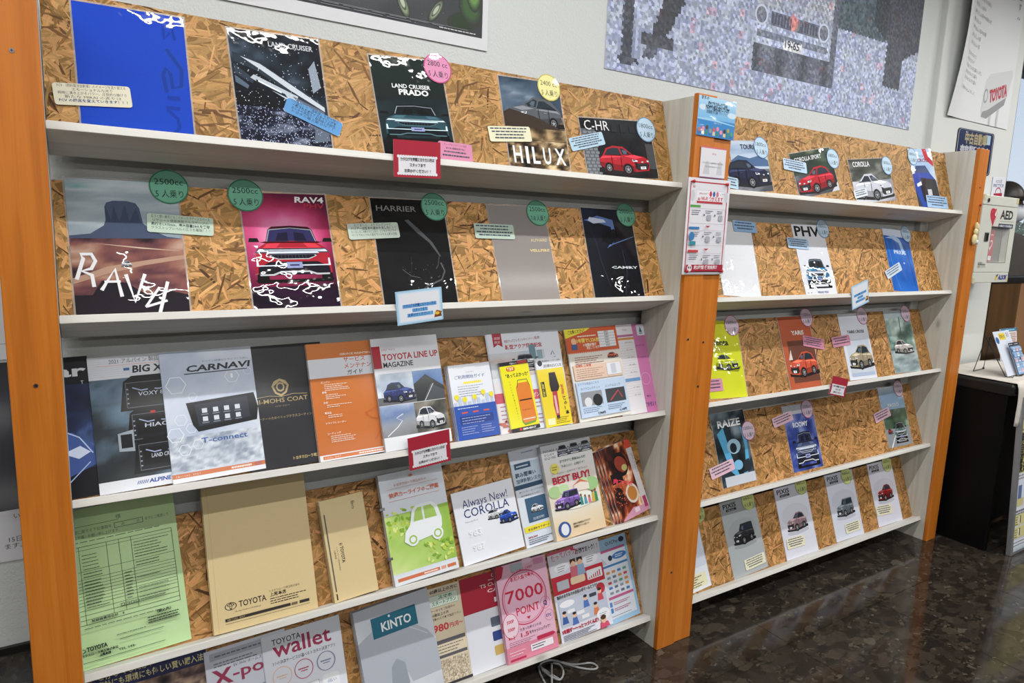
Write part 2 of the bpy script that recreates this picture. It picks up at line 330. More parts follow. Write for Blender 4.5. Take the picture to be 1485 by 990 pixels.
    def fcar(s,x,y,w,h,body,dark=(20,20,24),glass=(34,40,52),roof=None,chrome=(196,200,206),led=(225,235,250),mesh=True):
        P=lambda pts,c:s.poly(s.tf(x,y,w,h,pts),c)
        def B(pts,c): P(pts+[(1-a,b) for a,b in pts[::-1]],c)
        bc=np.array([int(body[i:i+2],16) for i in (0,2,4)] if isinstance(body,str) else body,float); dk=bc*.5; hl=np.clip(bc*1.2+18,0,255)
        B([(.02,.0),(.03,.18),(.16,.18),(.17,.0)],(12,12,14)); P([(.0,.02),(1,.02),(.97,-.04),(.03,-.04)],(14,12,16))
        B([(.17,.68),(.22,.93),(.27,.98),(.5,1.)],roof if roof else dk)
        B([(.18,.70),(.23,.93),(.5,.965)],(150,158,168)); B([(.195,.705),(.24,.915),(.5,.95)],glass); P([(.30,.72),(.34,.86),(.46,.88),(.46,.72)],np.array(glass)*.55); P([(.54,.72),(.54,.88),(.66,.86),(.70,.72)],np.array(glass)*.55)
        B([(.02,.12),(.02,.40),(.06,.58),(.17,.68),(.5,.72)],body)
        B([(.10,.56),(.20,.67),(.5,.70)],hl); B([(.30,.60),(.36,.685),(.5,.695)],body)
        B([(-.03,.70),(-.02,.77),(.08,.77),(.10,.70)],(20,20,22)); B([(.10,.70),(.15,.68),(.15,.71)],dk)
        B([(.04,.10),(.05,.24),(.20,.34),(.5,.34)],dark)
        P([(.20,.44),(.27,.56),(.73,.56),(.80,.44),(.70,.38),(.30,.38)],chrome); P([(.22,.44),(.285,.545),(.715,.545),(.78,.44),(.69,.395),(.31,.395)],dark)
        if mesh:
            for k in range(9): P([(.30+k*.045,.40),(.305+k*.045,.40),(.315+k*.042,.535),(.31+k*.042,.535)],(74,78,86))
        P([(.46,.50),(.5,.56),(.54,.50),(.5,.47)],chrome)
        B([(.03,.50),(.07,.585),(.22,.53),(.18,.46),(.06,.46)],(70,76,90)); B([(.05,.52),(.08,.565),(.19,.525),(.16,.49),(.07,.49)],led)
        B([(.03,.26),(.035,.40),(.055,.40),(.06,.28)],led)
        P([(.40,.22),(.60,.22),(.60,.33),(.40,.33)],(150,160,205)); P([(.44,.26),(.56,.26),(.56,.29),(.44,.29)],(60,60,110))
        P([(.06,.12),(.22,.12),(.32,.17),(.68,.17),(.78,.12),(.94,.12),(.94,.09),(.77,.09),(.68,.14),(.32,.14),(.23,.09),(.06,.09)],chrome)
def sheet(name,art,fr,B,roll,th,face,edge,film=0.,parent=None,inset=.0,shape=None):
    """paper block or card of thickness th lying on a plane, its printed face towards the room"""
    W,H=art.W,art.H; mb=art.mb; nb=MB(); i=film
    if shape:   # outline in local metres
        n=len(shape); nb.add([(p[0],p[1],-th) for p in shape]+[(p[0],p[1],0) for p in shape],[tuple(range(n))[::-1],tuple(range(n,2*n))]+[(k,(k+1)%n,n+(k+1)%n,n+k) for k in range(n)],0)
    else: nb.box(-W/2,0,-th,W/2,H,0,0)
    if film>0:
        a,b,c,d=-W/2-film,-film*.3,W/2+film,H+film; nb.add([(a,b,-.0001),(c,b,-.0001),(c,d,-.0001),(a,d,-.0001),(-W/2,0,-.0001),(W/2,0,-.0001),(W/2,H,-.0001),(-W/2,H,-.0001)],[(0,1,5,4),(1,2,6,5),(2,3,7,6),(3,0,4,7)],2)
    b=len(nb.v); nb.v+=mb.v
    for f,m_,c in zip(mb.f,mb.m,mb.c): nb.f.append([b+q for q in f]); nb.m.append(m_); nb.c.append(c)
    o=nb.build(name,[edge,face,M_FILM],parent,mat_from(fr,B,roll)); return o
# ================================================================ the room
def struct(o): o['kind']='structure'; return o
def wallmat(name,c,st=.35):
    M=NT(name); g=M.n('NewGeometry'); n1=M.noise(g.outputs['Position'],170.,3,.6,.4); n2=M.noise(g.outputs['Position'],1.2,2)
    M.l(M.mix(n2,c,[x*.97 for x in c]),M.b.inputs['Base Color']); M.b.inputs['Roughness'].default_value=.85; M.bump(n1,st,.0035); return M.m
M_WALL=wallmat('embossed_wallpaper',(209,213,212),.5); M_FARW=wallmat('far_wall_paint',(112,110,106),.1); M_PIL=wallmat('pillar_paint',(210,213,210),.12); M_CEIL=wallmat('ceiling_board',(232,232,228),.1)
def floormat():
    M=NT('polished_breccia'); g=M.n('NewGeometry'); P=M.map(g.outputs['Position'],(20,30,20),rot=(0,0,.35)); d=M.noise(P,.8,2); 
    ad=M.n('VectorMath',operation='ADD'); M.l(P,ad.inputs[0]); wn=M.n('TexNoise'); wn.inputs['Scale'].default_value=1.3; M.l(P,wn.inputs['Vector']); sc=M.n('VectorMath',operation='SCALE'); M.l(wn.outputs[1],sc.inputs[0]); sc.inputs['Scale'].default_value=.9; M.l(sc.outputs[0],ad.inputs[1])
    v=M.n('TexVoronoi'); v.inputs['Scale'].default_value=1.; M.l(ad.outputs[0],v.inputs['Vector']); sp=M.n('SeparateColor'); M.l(v.outputs['Color'],sp.inputs[0])
    v2=M.n('TexVoronoi'); v2.inputs['Scale'].default_value=3.1; M.l(ad.outputs[0],v2.inputs['Vector']); sp2=M.n('SeparateColor'); M.l(v2.outputs['Color'],sp2.inputs[0])
    big=M.ramp(sp.outputs[0],[(0,(42,37,33)),(.25,(54,48,42)),(.5,(62,55,48)),(.7,(46,39,34)),(.88,(70,63,54)),(.975,(86,80,70))],'CONSTANT')
    sm=M.ramp(sp2.outputs[1],[(0,(40,35,31)),(.35,(56,50,43)),(.75,(66,59,50)),(.94,(84,78,67))],'CONSTANT')
    sel=M.ramp(sp.outputs[2],[(.0,0.),(.55,0.),(.56,1.)]); c=M.mix(sel,big,sm); c=M.mix(.35,c,M.ramp(M.noise(g.outputs['Position'],60.,4),[(.3,(70,70,70)),(.7,(170,170,170))]),'OVERLAY')
    M.l(c,M.b.inputs['Base Color']); M.b.inputs['Roughness'].default_value=.10; M.b.inputs['Specular IOR Level'].default_value=.55; n=M.noise(g.outputs['Position'],4.,1); M.bump(n,.12,.004); return M.m
M_FLOOR=floormat(); M_GROUT=plain('floor_joint',(38,34,30),.5)
mb=MB(); mb.box(-3,-7,-.06,9,1.2,-.012); floor=struct(mb.build('floor',M_GROUT))
T=.60; gx,gy=1.638,-.235; tm=None
for i in range(-8,12):
    for j in range(-5,3):
        x,y=gx+i*T,gy+j*T
        if x<-2.9 or x+T>9 or y+T>1.2: continue
        if tm is None:
            mb=MB(); mb.box(.0008,.0008,-.012,T-.0008,T-.0008,0,bev=.0007); o=mb.build('floor_tile',M_FLOOR,floor); tm=o.data
        else: o=D.objects.new('floor_tile',tm); COL.objects.link(o); o.parent=floor
        o.location=(x,y,0)
mb=MB(); mb.box(-3,WALLY,0,3.61,WALLY+.12,CEIL); struct(mb.build('wall_back',M_WALL))
mb=MB(); mb.box(3.61,PILY,0,4.45,WALLY+.12,CEIL,bev=.004); struct(mb.build('wall_pillar',M_PIL))
mb=MB(); mb.box(-3,-7,CEIL,9,1.2,CEIL+.1); ceil_=struct(mb.build('ceiling',M_CEIL))
mb=MB(); mb.box(-3.1,-7,0,-3,.34,CEIL); struct(mb.build('wall_left',M_FARW))
M_DADO=M_FLOOR
mb=MB(); mb.box(-3,WALLY-.008,0,3.6,WALLY,.478); struct(mb.build('trim_1',M_DADO))
mb=MB(); mb.box(-3,WALLY-.012,.478,3.6,WALLY,.496); struct(mb.build('trim_2',plain('black_trim',(12,12,12),.4)))
mb=MB(); mb.box(-3.1,-7.1,0,9.1,-7,CEIL); struct(mb.build('wall_front',M_FARW))
mb=MB(); mb.box(9,-7,0,9.1,1.1,CEIL); struct(mb.build('wall_right',M_FARW))
mb=MB(); mb.box(4.45,.95,0,9,1.1,.75); struct(mb.build('wall_window',M_WALL))
M_FR=plain('window_aluminium',(96,98,100),.4,metal=.5); wr=MB()
mb=MB(); mb.box(4.45,.95,.75,9,1.05,.80)
mb.box(4.45,.95,2.85,9,1.05,CEIL)
for x in (5.9,7.4,8.9): mb.box(x,.95,.8,x+.06,1.05,2.85)
mb.box(4.452,.19,.0,4.462,.335,CEIL)
win=struct(mb.build('window_1',M_FR))
gm=NT('window_glass'); gm.b.inputs['Base Color'].default_value=(1,1,1,1); gm.b.inputs['Alpha'].default_value=.10; gm.b.inputs['Roughness'].default_value=.02
mb=MB(); mb.box(4.46,.998,.8,8.95,1.004,2.85); g_=mb.build('pane',gm.m,win)
# ceiling lamps
for i,(x,y) in enumerate(LAMPS):
    mb=MB(); mb.box(x-.64,y-.10,CEIL-.05,x+.64,y+.10,CEIL,bev=.006); lh=mb.build('ceiling_lamp',M_CEIL,ceil_)
    mb=MB(); mb.box(x-.62,y-.05,CEIL-.056,x+.62,y+.05,CEIL-.0502); mb.build('diffuser',plain('lamp_diffuser',(255,250,238),.4,emit=2.) if i==0 else D.materials['lamp_diffuser'],lh)
# ================================================================ the two display racks
OSBPAL=['CDA56E','D7B17D','C49B64','B99058','D0AA74','AE834D','DCBA88','C7A06A','A67C47','D3AD76']
def backboard(rk,i,parent,seed):
    x0,x1=RX[rk]; Wd=x1-x0-.004; H=OH[i]; rr=random.Random(seed); mb=MB(); mb.box(0,0,-.010,Wd,H,0,0,lin('A87E48'))
    N=int(Wd*H*5600); uvs=[[(0,0)]*4]*6
    for k in range(N):
        if k<N*.5: L=rr.uniform(.05,.12); wd=rr.uniform(.006,.020)
        else: L=rr.uniform(.02,.08); wd=rr.uniform(.0018,.008)
        a=rr.gauss(0.35,.75) if rr.random()<.6 else rr.uniform(0,math.pi); cx,cy=rr.uniform(-.02,Wd+.02),rr.uniform(-.02,H+.02); z=.0001+.0011*k/N
        ca,sa=math.cos(a),math.sin(a); t=rr.uniform(-.25,.25)
        loc=[(-.5,-.35+t),(-.42,.3),(-.1,.5),(.44,.42),(.5,-.15+t),(.1,-.5)]; q=[]
        for p,s_ in loc:
            X=cx+p*L*ca-s_*wd*sa; Y=cy+p*L*sa+s_*wd*ca; q.append((min(max(X,0),Wd),min(max(Y,0),H),z))
        c=lin(OSBPAL[min(9,int(rr.random()*10))])*rr.uniform(.90,1.05)*np.array({1:(.93,.90,.72),2:(1.08,1.08,.88),3:(.95,.88,.72),4:(.97,.90,.73),5:(.95,.88,.71)}[i])
        if k>N*.5 and rr.random()<.14: c=lin('7E5428')*rr.uniform(.7,1.2)
        if k>N*.5 and rr.random()<.02: c=lin('5A3616')
        mb.add(q,[(0,1,2,3,4,5)],0,c); u0,v0=rr.uniform(0,5),rr.uniform(0,5); uvs.append([(u0+p*L,v0+s_*wd) for p,s_ in loc])
    M=mat_from(frame(rk,i),Vector((.002,0)),0); o=mb.build('backboard',M_OSB); o.parent=parent; o.matrix_world=M
    uv=o.data.uv_layers.new(name='UVMap'); flat=[c for f in uvs for p in f for c in p]
    if len(flat)==len(uv.data)*2: uv.data.foreach_set('uv',flat)
    bv=o; return o
def rack(rk,label):
    x0,x1=RX[rk]; E=empty('display_rack',(x0,0,0),label,'shelf'); 
    def par(o): M=o.matrix_world.copy(); o.parent=E; o.matrix_parent_inverse=Matrix.Translation((-x0,0,0)); return o
    for sx,nm in ((x0-.018,'side_panel'),(x1,'side_panel')):
        mb=MB(); mb.box(sx,.0005,0,sx+.018,PD,HP,bev=.001); par(mb.build(nm,M_WHITEZ))
    posts=[(x0-PW,0.) if rk==0 else (x0-PW,.0052),(x1,0.)]
    for k,(px,dy) in enumerate(posts):
        h=PH if not (rk==1 and k==0) else PH-.004
        mb=MB(); mb.box(px+(.0004 if k==0 and rk else 0),-PT+dy,0,px+PW,0.0002,h,bev=.0022); p=par(mb.build('post',M_ORANGE))
        sc={(0,0):[(17,73),(52,559)],(0,1):[(997.6,492),(973.7,829.6)],(1,0):[(1019.8,496),(1012,560)],(1,1):[(1421,272),(1394,473)]}[(rk,k)]
        for u,v in sc:
            q=on(1,-PT+dy,u,v); mb=MB(); n=12; r=.0042
            mb.prism([(q.x+r*math.cos(2*math.pi*t/n),q.z+r*math.sin(2*math.pi*t/n)) for t in range(n)],1,-PT+dy-.0012,-PT+dy+.001)
            mb.box(q.x-.0026,-PT+dy-.0014,q.z-.0006,q.x+.0026,-PT+dy-.0008,q.z+.0006,1); mb.box(q.x-.0006,-PT+dy-.0014,q.z-.0026,q.x+.0006,-PT+dy-.0008,q.z+.0026,1)
            s_=mb.build('screw',[M_METAL,M_BLACK]); s_.parent=p; s_.matrix_parent_inverse=Matrix.Identity(4)
    for i in range(1,6):
        a=A0[i]; sa,ca=math.sin(a),math.cos(a); zl,zr=shelf_z(rk,i); mb=MB()
        def corner(z): return [(YF,z),(YF-TH*sa,z-TH*ca),(YF-TH*sa+LS*ca,z-TH*ca-LS*sa),(YF+LS*ca,z-LS*sa)]
        n=4; A=[(x0+.0006,)+p for p in corner(zl)]; Bq=[(x1-.0006,)+p for p in corner(zr)]
        mb.add(A+Bq,[(0,1,2,3),(7,6,5,4)]+[(k,n+k,n+(k+1)%n,(k+1)%n) for k in range(4)]); o=mb.build('shelf',M_WHITEX)
        import bmesh
        bm=bmesh.new(); bm.from_mesh(o.data); bmesh.ops.recalc_face_normals(bm,faces=bm.faces); bmesh.ops.bevel(bm,geom=list(bm.edges),offset=.0012,segments=2,affect='EDGES',profile=.5); bm.to_mesh(o.data); bm.free()
        par(o); b=backboard(rk,i,E,rk*10+i); b.matrix_parent_inverse=Matrix.Translation((-x0,0,0)); b.matrix_basis=mat_from(frame(rk,i),Vector((.002,0)),0)
    return E
R0=rack(0,'nearer whitewashed rack with orange posts, holding booklets and envelopes as well as covers')
R1=rack(1,'farther whitewashed brochure rack right of the middle post, holding laminated car covers only')
# ================================================================ covers, booklets and leaflets
K='111214'; WH='E4E7EC'
def bars(a,*q,**k): a.bars(*q,**k)
def mirai(a):
    a.grad(0,0,1,1,'1A44B8','1C45BE'); c='163A9C'
    # dark outlined wordmark running down the right edge
    a.line([(.86,.86),(.80,.80),(.80,.90),(.88,.92),(.90,.80)],.03,c)
    a.line([(.81,.72),(.94,.56),(.92,.42),(.84,.40),(.83,.52),(.79,.56),(.76,.50),(.78,.36)],.055,'234A9E'); a.line([(.81,.72),(.94,.56),(.92,.42),(.84,.40),(.83,.52),(.79,.56),(.76,.50),(.78,.36)],.038,c)
    a.rect(.78,.30,.90,.335,c); a.rect(.76,.22,.89,.25,c); a.line([(.77,.22),(.86,.15),(.87,.08),(.80,.02)],.035,c)
def lcruiser(a):
    a.noise(0,0,1,1,[(0,'06080C'),(.5,'0E141C'),(.8,'26323F'),(1,'4A5A6A')],3,5,3,con=1.2)
    a.noise(0,0,1,.34,[(0,'05060A'),(.6,'1C2338'),(1,'8790A8')],9,9,5,con=1.6)
    a.poly([(.02,.80),(.20,.78),(.50,.63),(.98,.40),(.98,.30),(.55,.50),(.25,.66),(.03,.72)],'2A3542'); a.poly([(.10,.77),(.30,.72),(.60,.57),(.97,.38),(.97,.34),(.60,.51),(.30,.67)],'C6CFD8')
    a.poly([(.02,.70),(.22,.58),(.20,.54),(.02,.62)],'303C4A'); a.poly([(.02,.60),(.16,.52),(.14,.49),(.02,.54)],'56677A')
    a.poly([(.18,.59),(.22,.62),(.62,.48),(.68,.46),(.66,.40),(.56,.42)],'B9C3CE'); a.poly([(.24,.58),(.54,.47),(.56,.44),(.24,.545)],'16202C'); a.poly([(.26,.575),(.50,.49),(.50,.475),(.26,.56)],'E6EDF5')
    a.poly([(.84,.72),(.92,.80),(.96,.56),(.86,.50)],'8E9AAA'); a.poly([(.62,.46),(.96,.34),(.99,.08),(.80,.05),(.84,.22)],'5E6A7C')
    a.dots(0,0,1,.92,520,.006,'DDE3F0',5,lambda x,y:.25+.75*(1-y)); a.dots(0,0,.8,.35,420,.007,'A9B3D8',8)
    a.t('LAND CRUISER',.42,.885,.085,'C9CED6',w=.5,b=.01)
def prado(a):
    a.grad(0,0,1,1,'0C1416','1A2826'); a.noise(0,.2,1,.6,[(0,'101A1D'),(1,'22343A')],3,3,9,n=(12,12))
    a.t('LAND CRUISER',.25,.70,.075,'E8ECEE',w=.54,b=.02); a.t('PRADO',.33,.635,.10,'F0F3F4',w=.42,b=.035)
    a.fcar(.05,.20,.92,.34,'2B4C58',dark=(12,22,28),glass=(14,24,28),roof=(16,26,30),chrome=(86,120,130),led=(215,245,255))
    a.rect(0,0,1,.18,'070B0D'); a.rect(.86,.87,.92,.93,'3A4444')
def hilux(a):
    a.noise(0,.62,1,1,[(0,'26384A'),(.5,'53667A'),(1,'A8B4C2')],2,2,3,n=(14,14)); a.noise(0,.3,1,.62,[(0,'2C2A28'),(.5,'6E6258'),(1,'B0937C')],3,3,4,n=(16,16)); a.noise(0,0,1,.42,[(0,'120E0A'),(.45,'4A3A2A'),(.8,'A48B66'),(1,'D8C39A')],7,7,6,n=(32,24),con=2.2)
    a.car(.06,.47,.92,.36,(86,92,98),'truck',True,shadow=(30,24,20)); a.poly([(0,.62),(.10,.66),(.50,.6),(.86,.50),(1,.44),(1,.40),(0,.40)],'3A3028'); a.noise(0,.34,1,.47,[(0,'241C14'),(.5,'6A563E'),(1,'B79C72')],7,2,8,n=(26,8),con=2)
    for i,ch in enumerate('HILUX'): a.t(ch,(.07,.27,.38,.56,.76)[i],.09,.33,'E9EAEA',w=(.14,.05,.12,.13,.18)[i],b=.02)
def chr_(a):
    a.rect(0,0,1,1,'0E1013'); a.noise(.2,.1,.9,1,[(0,'0A0C0F'),(1,'262A30')],3,4,3,n=(12,12)); a.rect(0,0,.19,.82,'5C6066')
    for j in range(14):
        for i in range(3): a.rect(.004+i*.065+(j%2)*.02,.01+j*.056,.052+i*.065+(j%2)*.02,.05+j*.056,'80858C')
    a.rect(.88,.0,1,.6,'45484E'); a.poly([(.2,0),(1,0),(1,.16),(.2,.16)],'15171B')
    for k in range(3): a.rect(.42+.13*k,.78,.50+.13*k,.92,'23262C')
    a.car(.18,.07,.72,.50,'B02230','hatch'); a.t('C-HR',.05,.80,.15,'E0E2E4',w=.34,b=.0)
def desert(a):
    a.noise(0,.56,1,1,[(0,'7E8D9A'),(.5,'9AA9B4'),(.8,'BCC7CE'),(1,'6FA3A8')],1.5,7,4,n=(10,22),fn=lambda X,Y,t:np.clip(t*.7+.45*Y-.05,0,1))
    a.poly([(0,.56),(0,.585),(.18,.60),(.30,.66),(.32,.70),(.32,.80),(.34,.83),(.40,.845),(.52,.845),(.60,.83),(.63,.79),(.65,.68),(.72,.63),(.86,.58),(1,.565),(1,.56)],'4A5670')
    a.poly([(.32,.68),(.33,.80),(.37,.70),(.40,.81),(.44,.69),(.50,.82),(.53,.69),(.60,.80),(.63,.68)],'3E4962')
    a.noise(0,0,1,.565,[(0,'2A2026'),(.3,'6A444A'),(.55,'8A5A54'),(.8,'A87C6A'),(1,'C0A090')],3,7,12,n=(24,24),con=1.7)
    a.poly([(0,.28),(.3,.36),(.62,.40),(1,.44),(1,.41),(.62,.365),(.3,.31),(0,.24)],'B99682'); a.poly([(.2,.53),(.6,.50),(.98,.47),(.6,.49)],'D6C2AC')
    a.poly([(0,0),(0,.16),(.15,.16),(.24,.26),(.45,.24),(.62,.15),(.80,.18),(1,.14),(1,0)],'262129'); a.car(.42,.355,.09,.045,(200,205,210),'suv',True)
    c='F0F1F5'
    a.line([(.03,.27),(.10,.42),(.08,.45),(.17,.45),(.20,.40),(.16,.345),(.08,.33),(.16,.30),(.17,.215)],.034,c)
    a.line([(.23,.19),(.36,.34),(.40,.14)],.034,c); a.line([(.26,.25),(.40,.25)],.024,c); a.line([(.45,.30),(.51,.10),(.62,.30)],.034,c); a.line([(.74,.20),(.60,.06),(.60,.06),(.80,.10)],.024,c); a.line([(.82,.24),(.72,.01)],.032,c)
def phv(a):
    a.noise(0,0,1,1,[(0,'14101A'),(.35,'5A1838'),(.6,'A82C58'),(.85,'D85C90'),(1,'E890B8')],2,2,6,n=(18,26),fn=lambda X,Y,t:np.clip(t*.35+.95*np.exp(-((X-.5)**2*2.2+(Y-.62)**2*9)),0,1))
    a.noise(0,0,1,.2,[(0,'0C0A18'),(1,'3A1838')],2,2,2,n=(8,6)); a.fcar(.06,.25,.92,.47,(172,36,52),dark=(24,20,34),glass=(46,44,92),roof=(60,16,26))
    a.t('RAV4',.62,.925,.10,'ECECF2',w=.35,b=.03,sh=.1); a.t('PHV',.72,.875,.085,'B8304A',w=.25,b=.015,sh=.1)
def harrier(a):
    a.rect(0,0,1,1,'0B0C0E'); a.noise(0,.0,1,.5,[(0,'08090A'),(1,'1B1D20')],2,3,4,n=(8,10)); c='3F4246'
    a.poly([(.42,.80),(.47,.81),(.60,.72),(.76,.60),(.86,.46),(.84,.46),(.72,.59),(.56,.69)],'4E5256'); a.line([(.83,.46),(.80,.38),(.76,.34)],.014,c); a.line([(.84,.40),(.88,.32),(.82,.24),(.60,.18),(.50,.12)],.02,'56595D')
    a.line([(.30,.34),(.40,.28),(.52,.26)],.006,'6A6D70'); a.line([(.36,.24),(.42,.32),(.44,.46)],.008,'2A2C30'); a.line([(.62,.22),(.56,.14)],.014,'3C3E42')
    a.t('HARRIER',.06,.885,.10,'8D8F93',w=.54,b=.01,sh=.05); a.dots(.3,.16,.9,.4,26,.005,'7A7D80',3)
def alphard(a):
    a.grad(0,0,1,1,'8D8582','86807E'); a.t('ALPHARD',.66,.62,.07,'D8C78E',w=.30); a.t('VELLFIRE',.61,.515,.055,'DCC888',w=.36,b=.03,sh=.1)
def camry(a):
    a.noise(0,0,1,1,[(0,'080A10'),(.5,'161A26'),(.8,'2C3A5E'),(1,'6C86BC')],2,3,8,n=(18,26),fn=lambda X,Y,t:np.clip(t*.4+.5*Y*Y*(1-X*.3)-.05,0,1))
    a.poly([(.02,.86),(.30,.92),(.60,.88),(.62,.70),(.52,.60),(.40,.56),(.56,.66),(.54,.80),(.30,.84)],'5E79B4'); a.poly([(.32,.63),(.34,.72),(.60,.78),(.66,.70),(.50,.60)],'0A0C12'); a.line([(.12,.80),(.2,.60),(.24,.40),(.34,.14)],.02,'1E2638')
    a.poly([(.10,.86),(.14,.90),(.42,.88),(.46,.85),(.2,.83)],'C8D4E8'); a.line([(.50,.60),(.98,.70)],.012,'5C74A8'); a.line([(.62,.05),(.72,.3),(.70,.55)],.008,'36405A')
    a.t('CAMRY',.42,.335,.055,'DDE2EA',w=.54,b=.03)
def navy(a):
    a.grad(0,0,1,1,'0A0C16','16182A'); a.noise(.3,.2,1,.85,[(0,'0B0F22'),(.5,'24345E'),(.8,'5A7AB8'),(1,'A8BEDD')],2,3,5,n=(16,18)); a.rect(0,.80,1,1,'14161E')
    a.t('car',.56,.86,.17,'E4E6EC',w=.42,b=.03); a.poly([(.4,.2),(.5,.4),(.8,.46),(1,.34),(1,.22),(.7,.14)],'3C5492'); a.line([(.5,.42),(.66,.5),(.86,.42),(.97,.30)],.012,'B4C6E6'); a.line([(.64,.05),(.94,.24)],.01,'9FB4DC')
    a.poly([(.7,.32),(.86,.36),(.95,.31),(.84,.27)],'C6D2EA'); a.t('T',.92,.80,.05,'DDE2EA')
def alpine(a):
    a.rect(0,0,1,1,'D9DDE6'); a.sx=.84
    a.rect(0,0,1,1,'D9DDE6'); a.noise(0,.085,1,.83,[(0,'15191C'),(.5,'2C3338'),(1,'7FA0BC')],2,3,7,n=(14,18))
    for k in range(9): a.rect(0,.85+k*.016,1,.852+k*.016,'C2C7D2')
    a.t('2021 アルパイン 製品ラインナップ',.24,.945,.06,'4A4E58',w=.95); a.rect(.1,.928,1,.931,'E0A890'); a.t('BIG X',.50,.865,.11,'22252C',w=.36,b=.03,sh=.12); a.rect(.40,.885,.47,.905,'3E6AA8')
    for y,nm,x in ((.60,'VOXY 80',.38),(.36,'HIACE',.42),(.13,'LAND CRUISER',.46)):
        a.poly([(x-.06,y-.02),(x,y+.20),(x+.1,y+.24),(.99,y+.24),(.99,y-.02)],'0B0C0F'); a.rrect(x+.02,y,1.0,y+.19,.02,'15181E'); a.frame(x+.02,y,1.0,y+.19,.006,'70757D'); a.rect(x+.07,y+.035,.97,y+.165,'07080B')
        a.t(nm,x+.16,y+.085,.062,'C8D0E0',w=.34,b=.01,sh=.1); a.line([(x+.10,y+.15),(x+.2,y+.125),(x+.28,y+.13)],.012,'A8B6D8'); a.line([(x+.55,y+.15),(x+.42,y+.125),(x+.36,y+.13)],.012,'A8B6D8')
        for k in range(4): a.rect(x+.03,y+.03+k*.035,x+.05,y+.04+k*.035,'9EA4AE')
    a.poly([(.26,.29),(.26,.42),(.44,.44),(.44,.28)],'9CA6B0'); a.rect(.29,.31,.42,.41,'14171B'); a.rect(.66,.545,.72,.565,'B03A30')
    a.rect(0,0,1,.085,'DDE1E8')
    for k in range(6): a.poly([(.42+k*.022,.035),(.43+k*.022,.035),(.45+k*.022,.06),(.44+k*.022,.06)],'2C4A9A')
    a.t('ALPINE',.56,.035,.06,'22489C',w=.26,b=.035,sh=.15)
def carnavi(a):
    a.noise(0,0,1,1,[(0,'A9B8D2'),(.45,'C6D0E2'),(.8,'D9E0EC'),(1,'90A6CC')],3,4,9,n=(18,24),con=1.3); a.noise(0,.08,1,.34,[(0,'8C98AC'),(.5,'B8C2D0'),(1,'DCE4EE')],14,9,3,n=(40,16),con=2)
    for x,y,r in ((.14,.74,.11),(.30,.64,.05),(.75,.77,.085),(.93,.80,.05),(.15,.47,.07),(.08,.36,.09),(.25,.40,.06),(.16,.24,.07),(.30,.27,.06)): a.ring(x,y,r,r,.1,'E8EEF6',6)
    a.rect(.735,.755,.76,.79,'F0F4F8'); a.t('すべての快適なドライブのために',.44,.90,.028,'6A7890',w=.52)
    a.t('CARNAVI',.26,.835,.10,'2A2D36',w=.70,b=.03,sh=.22); a.rect(.24,.815,.93,.823,'3A3E48')
    a.poly([(.22,.595),(.97,.62),(1.0,.50),(.97,.40),(.32,.365),(.27,.42)],'1A1C20'); a.poly([(.31,.575),(.89,.595),(.90,.43),(.33,.405)],'2E3440')
    for i in range(4):
        for j in range(2): a.rect(.38+i*.12,.505-j*.065,.435+i*.12,.54-j*.065,'D4DAE4'); a.rect(.37+i*.12,.49-j*.065,.445+i*.12,.496-j*.065,'8C94A2')
    a.t('T-connect',.34,.275,.085,'3F62A8',w=.50,b=.01); a.rect(.0,.035,1,.068,'CC7A50'); a.rect(0,0,1,.035,'E0E3EA'); a.rect(.88,.035,.96,.068,'B86E60'); bars(a,.62,.86,.044,1,.02,.014,'F0E0D8'); a.t('お車のことなら、まかせて',.03,.043,.026,'F0E0D8',w=.26)
def himohs(a):
    a.rect(0,0,1,1,'303136'); a.sx=.88
    a.noise(0,0,1,1,[(0,'2A2B2F'),(1,'34353A')],2,3,2,n=(6,8)); g='B6A274'
    a.poly([(.38,.66),(.42,.70),(.50,.72),(.58,.70),(.62,.66),(.58,.60),(.50,.57),(.42,.60)],g); a.poly([(.41,.66),(.50,.70),(.59,.66),(.56,.61),(.50,.59),(.44,.61)],'2E2F34'); a.ring(.5,.65,.06,.06,.35,g,8); a.line([(.14,.575),(.34,.585),(.5,.57),(.66,.585),(.86,.575)],.006,g)
    a.t('HI-MOHS COAT',.12,.525,.075,g,w=.74,b=.005); a.t('ハイモースコート',.40,.49,.022,g,w=.2); a.t('カーオーナーのためのトップクラスコーティング',.05,.395,.038,g,w=.88); a.t('トヨタカローラ埼玉',.56,.05,.045,'C9B27A',w=.36,b=.02)
def guide(a):
    a.grad(0,0,1,1,'C46C2E','CC7838'); a.rect(0,.70,1,.865,'DDE1EA'); a.t('SERVICE MAINTENANCE GUIDE',.42,.885,.036,'F2E6DC',w=.7,b=.01)
    a.t('サービス',.46,.825,.075,'C8542C',w=.29,b=.012); a.t('メンテナンス',.46,.768,.075,'C8542C',w=.44,b=.012); a.t('ガイド',.49,.712,.07,'24262C',w=.21,b=.012)
    for k,(tt,n) in enumerate((('エンジン',4),('駆動',3),('冷却',2),('電装品',2),('ドライブレコーダー',0),('コーティング',4))):
        y=.655-k*.088; a.t(tt,.13,y,.03,'F4E4D4',b=.015); bars(a,.17,.50,y-.018,n,.016,.006,'F0DAC6',seed=k,full=.4)
    a.line([(.66,.36),(.80,.40),(.96,.40),(.99,.34),(.96,.31),(.80,.30),(.72,.32),(.66,.36)],.006,'B85A24'); a.line([(.74,.12),(.86,.22),(.95,.24),(.97,.10)],.008,'B85A24')
    a.rect(0,0,1,.05,'E0E2E8'); a.rect(.04,.012,.86,.04,'D07A48'); a.rect(.88,.012,.97,.04,'A86A60'); bars(a,.5,.84,.02,1,.02,.011,'F4E8E0'); a.t('おくるまに、まかせて',.06,.019,.024,'F4E8E0',w=.2)
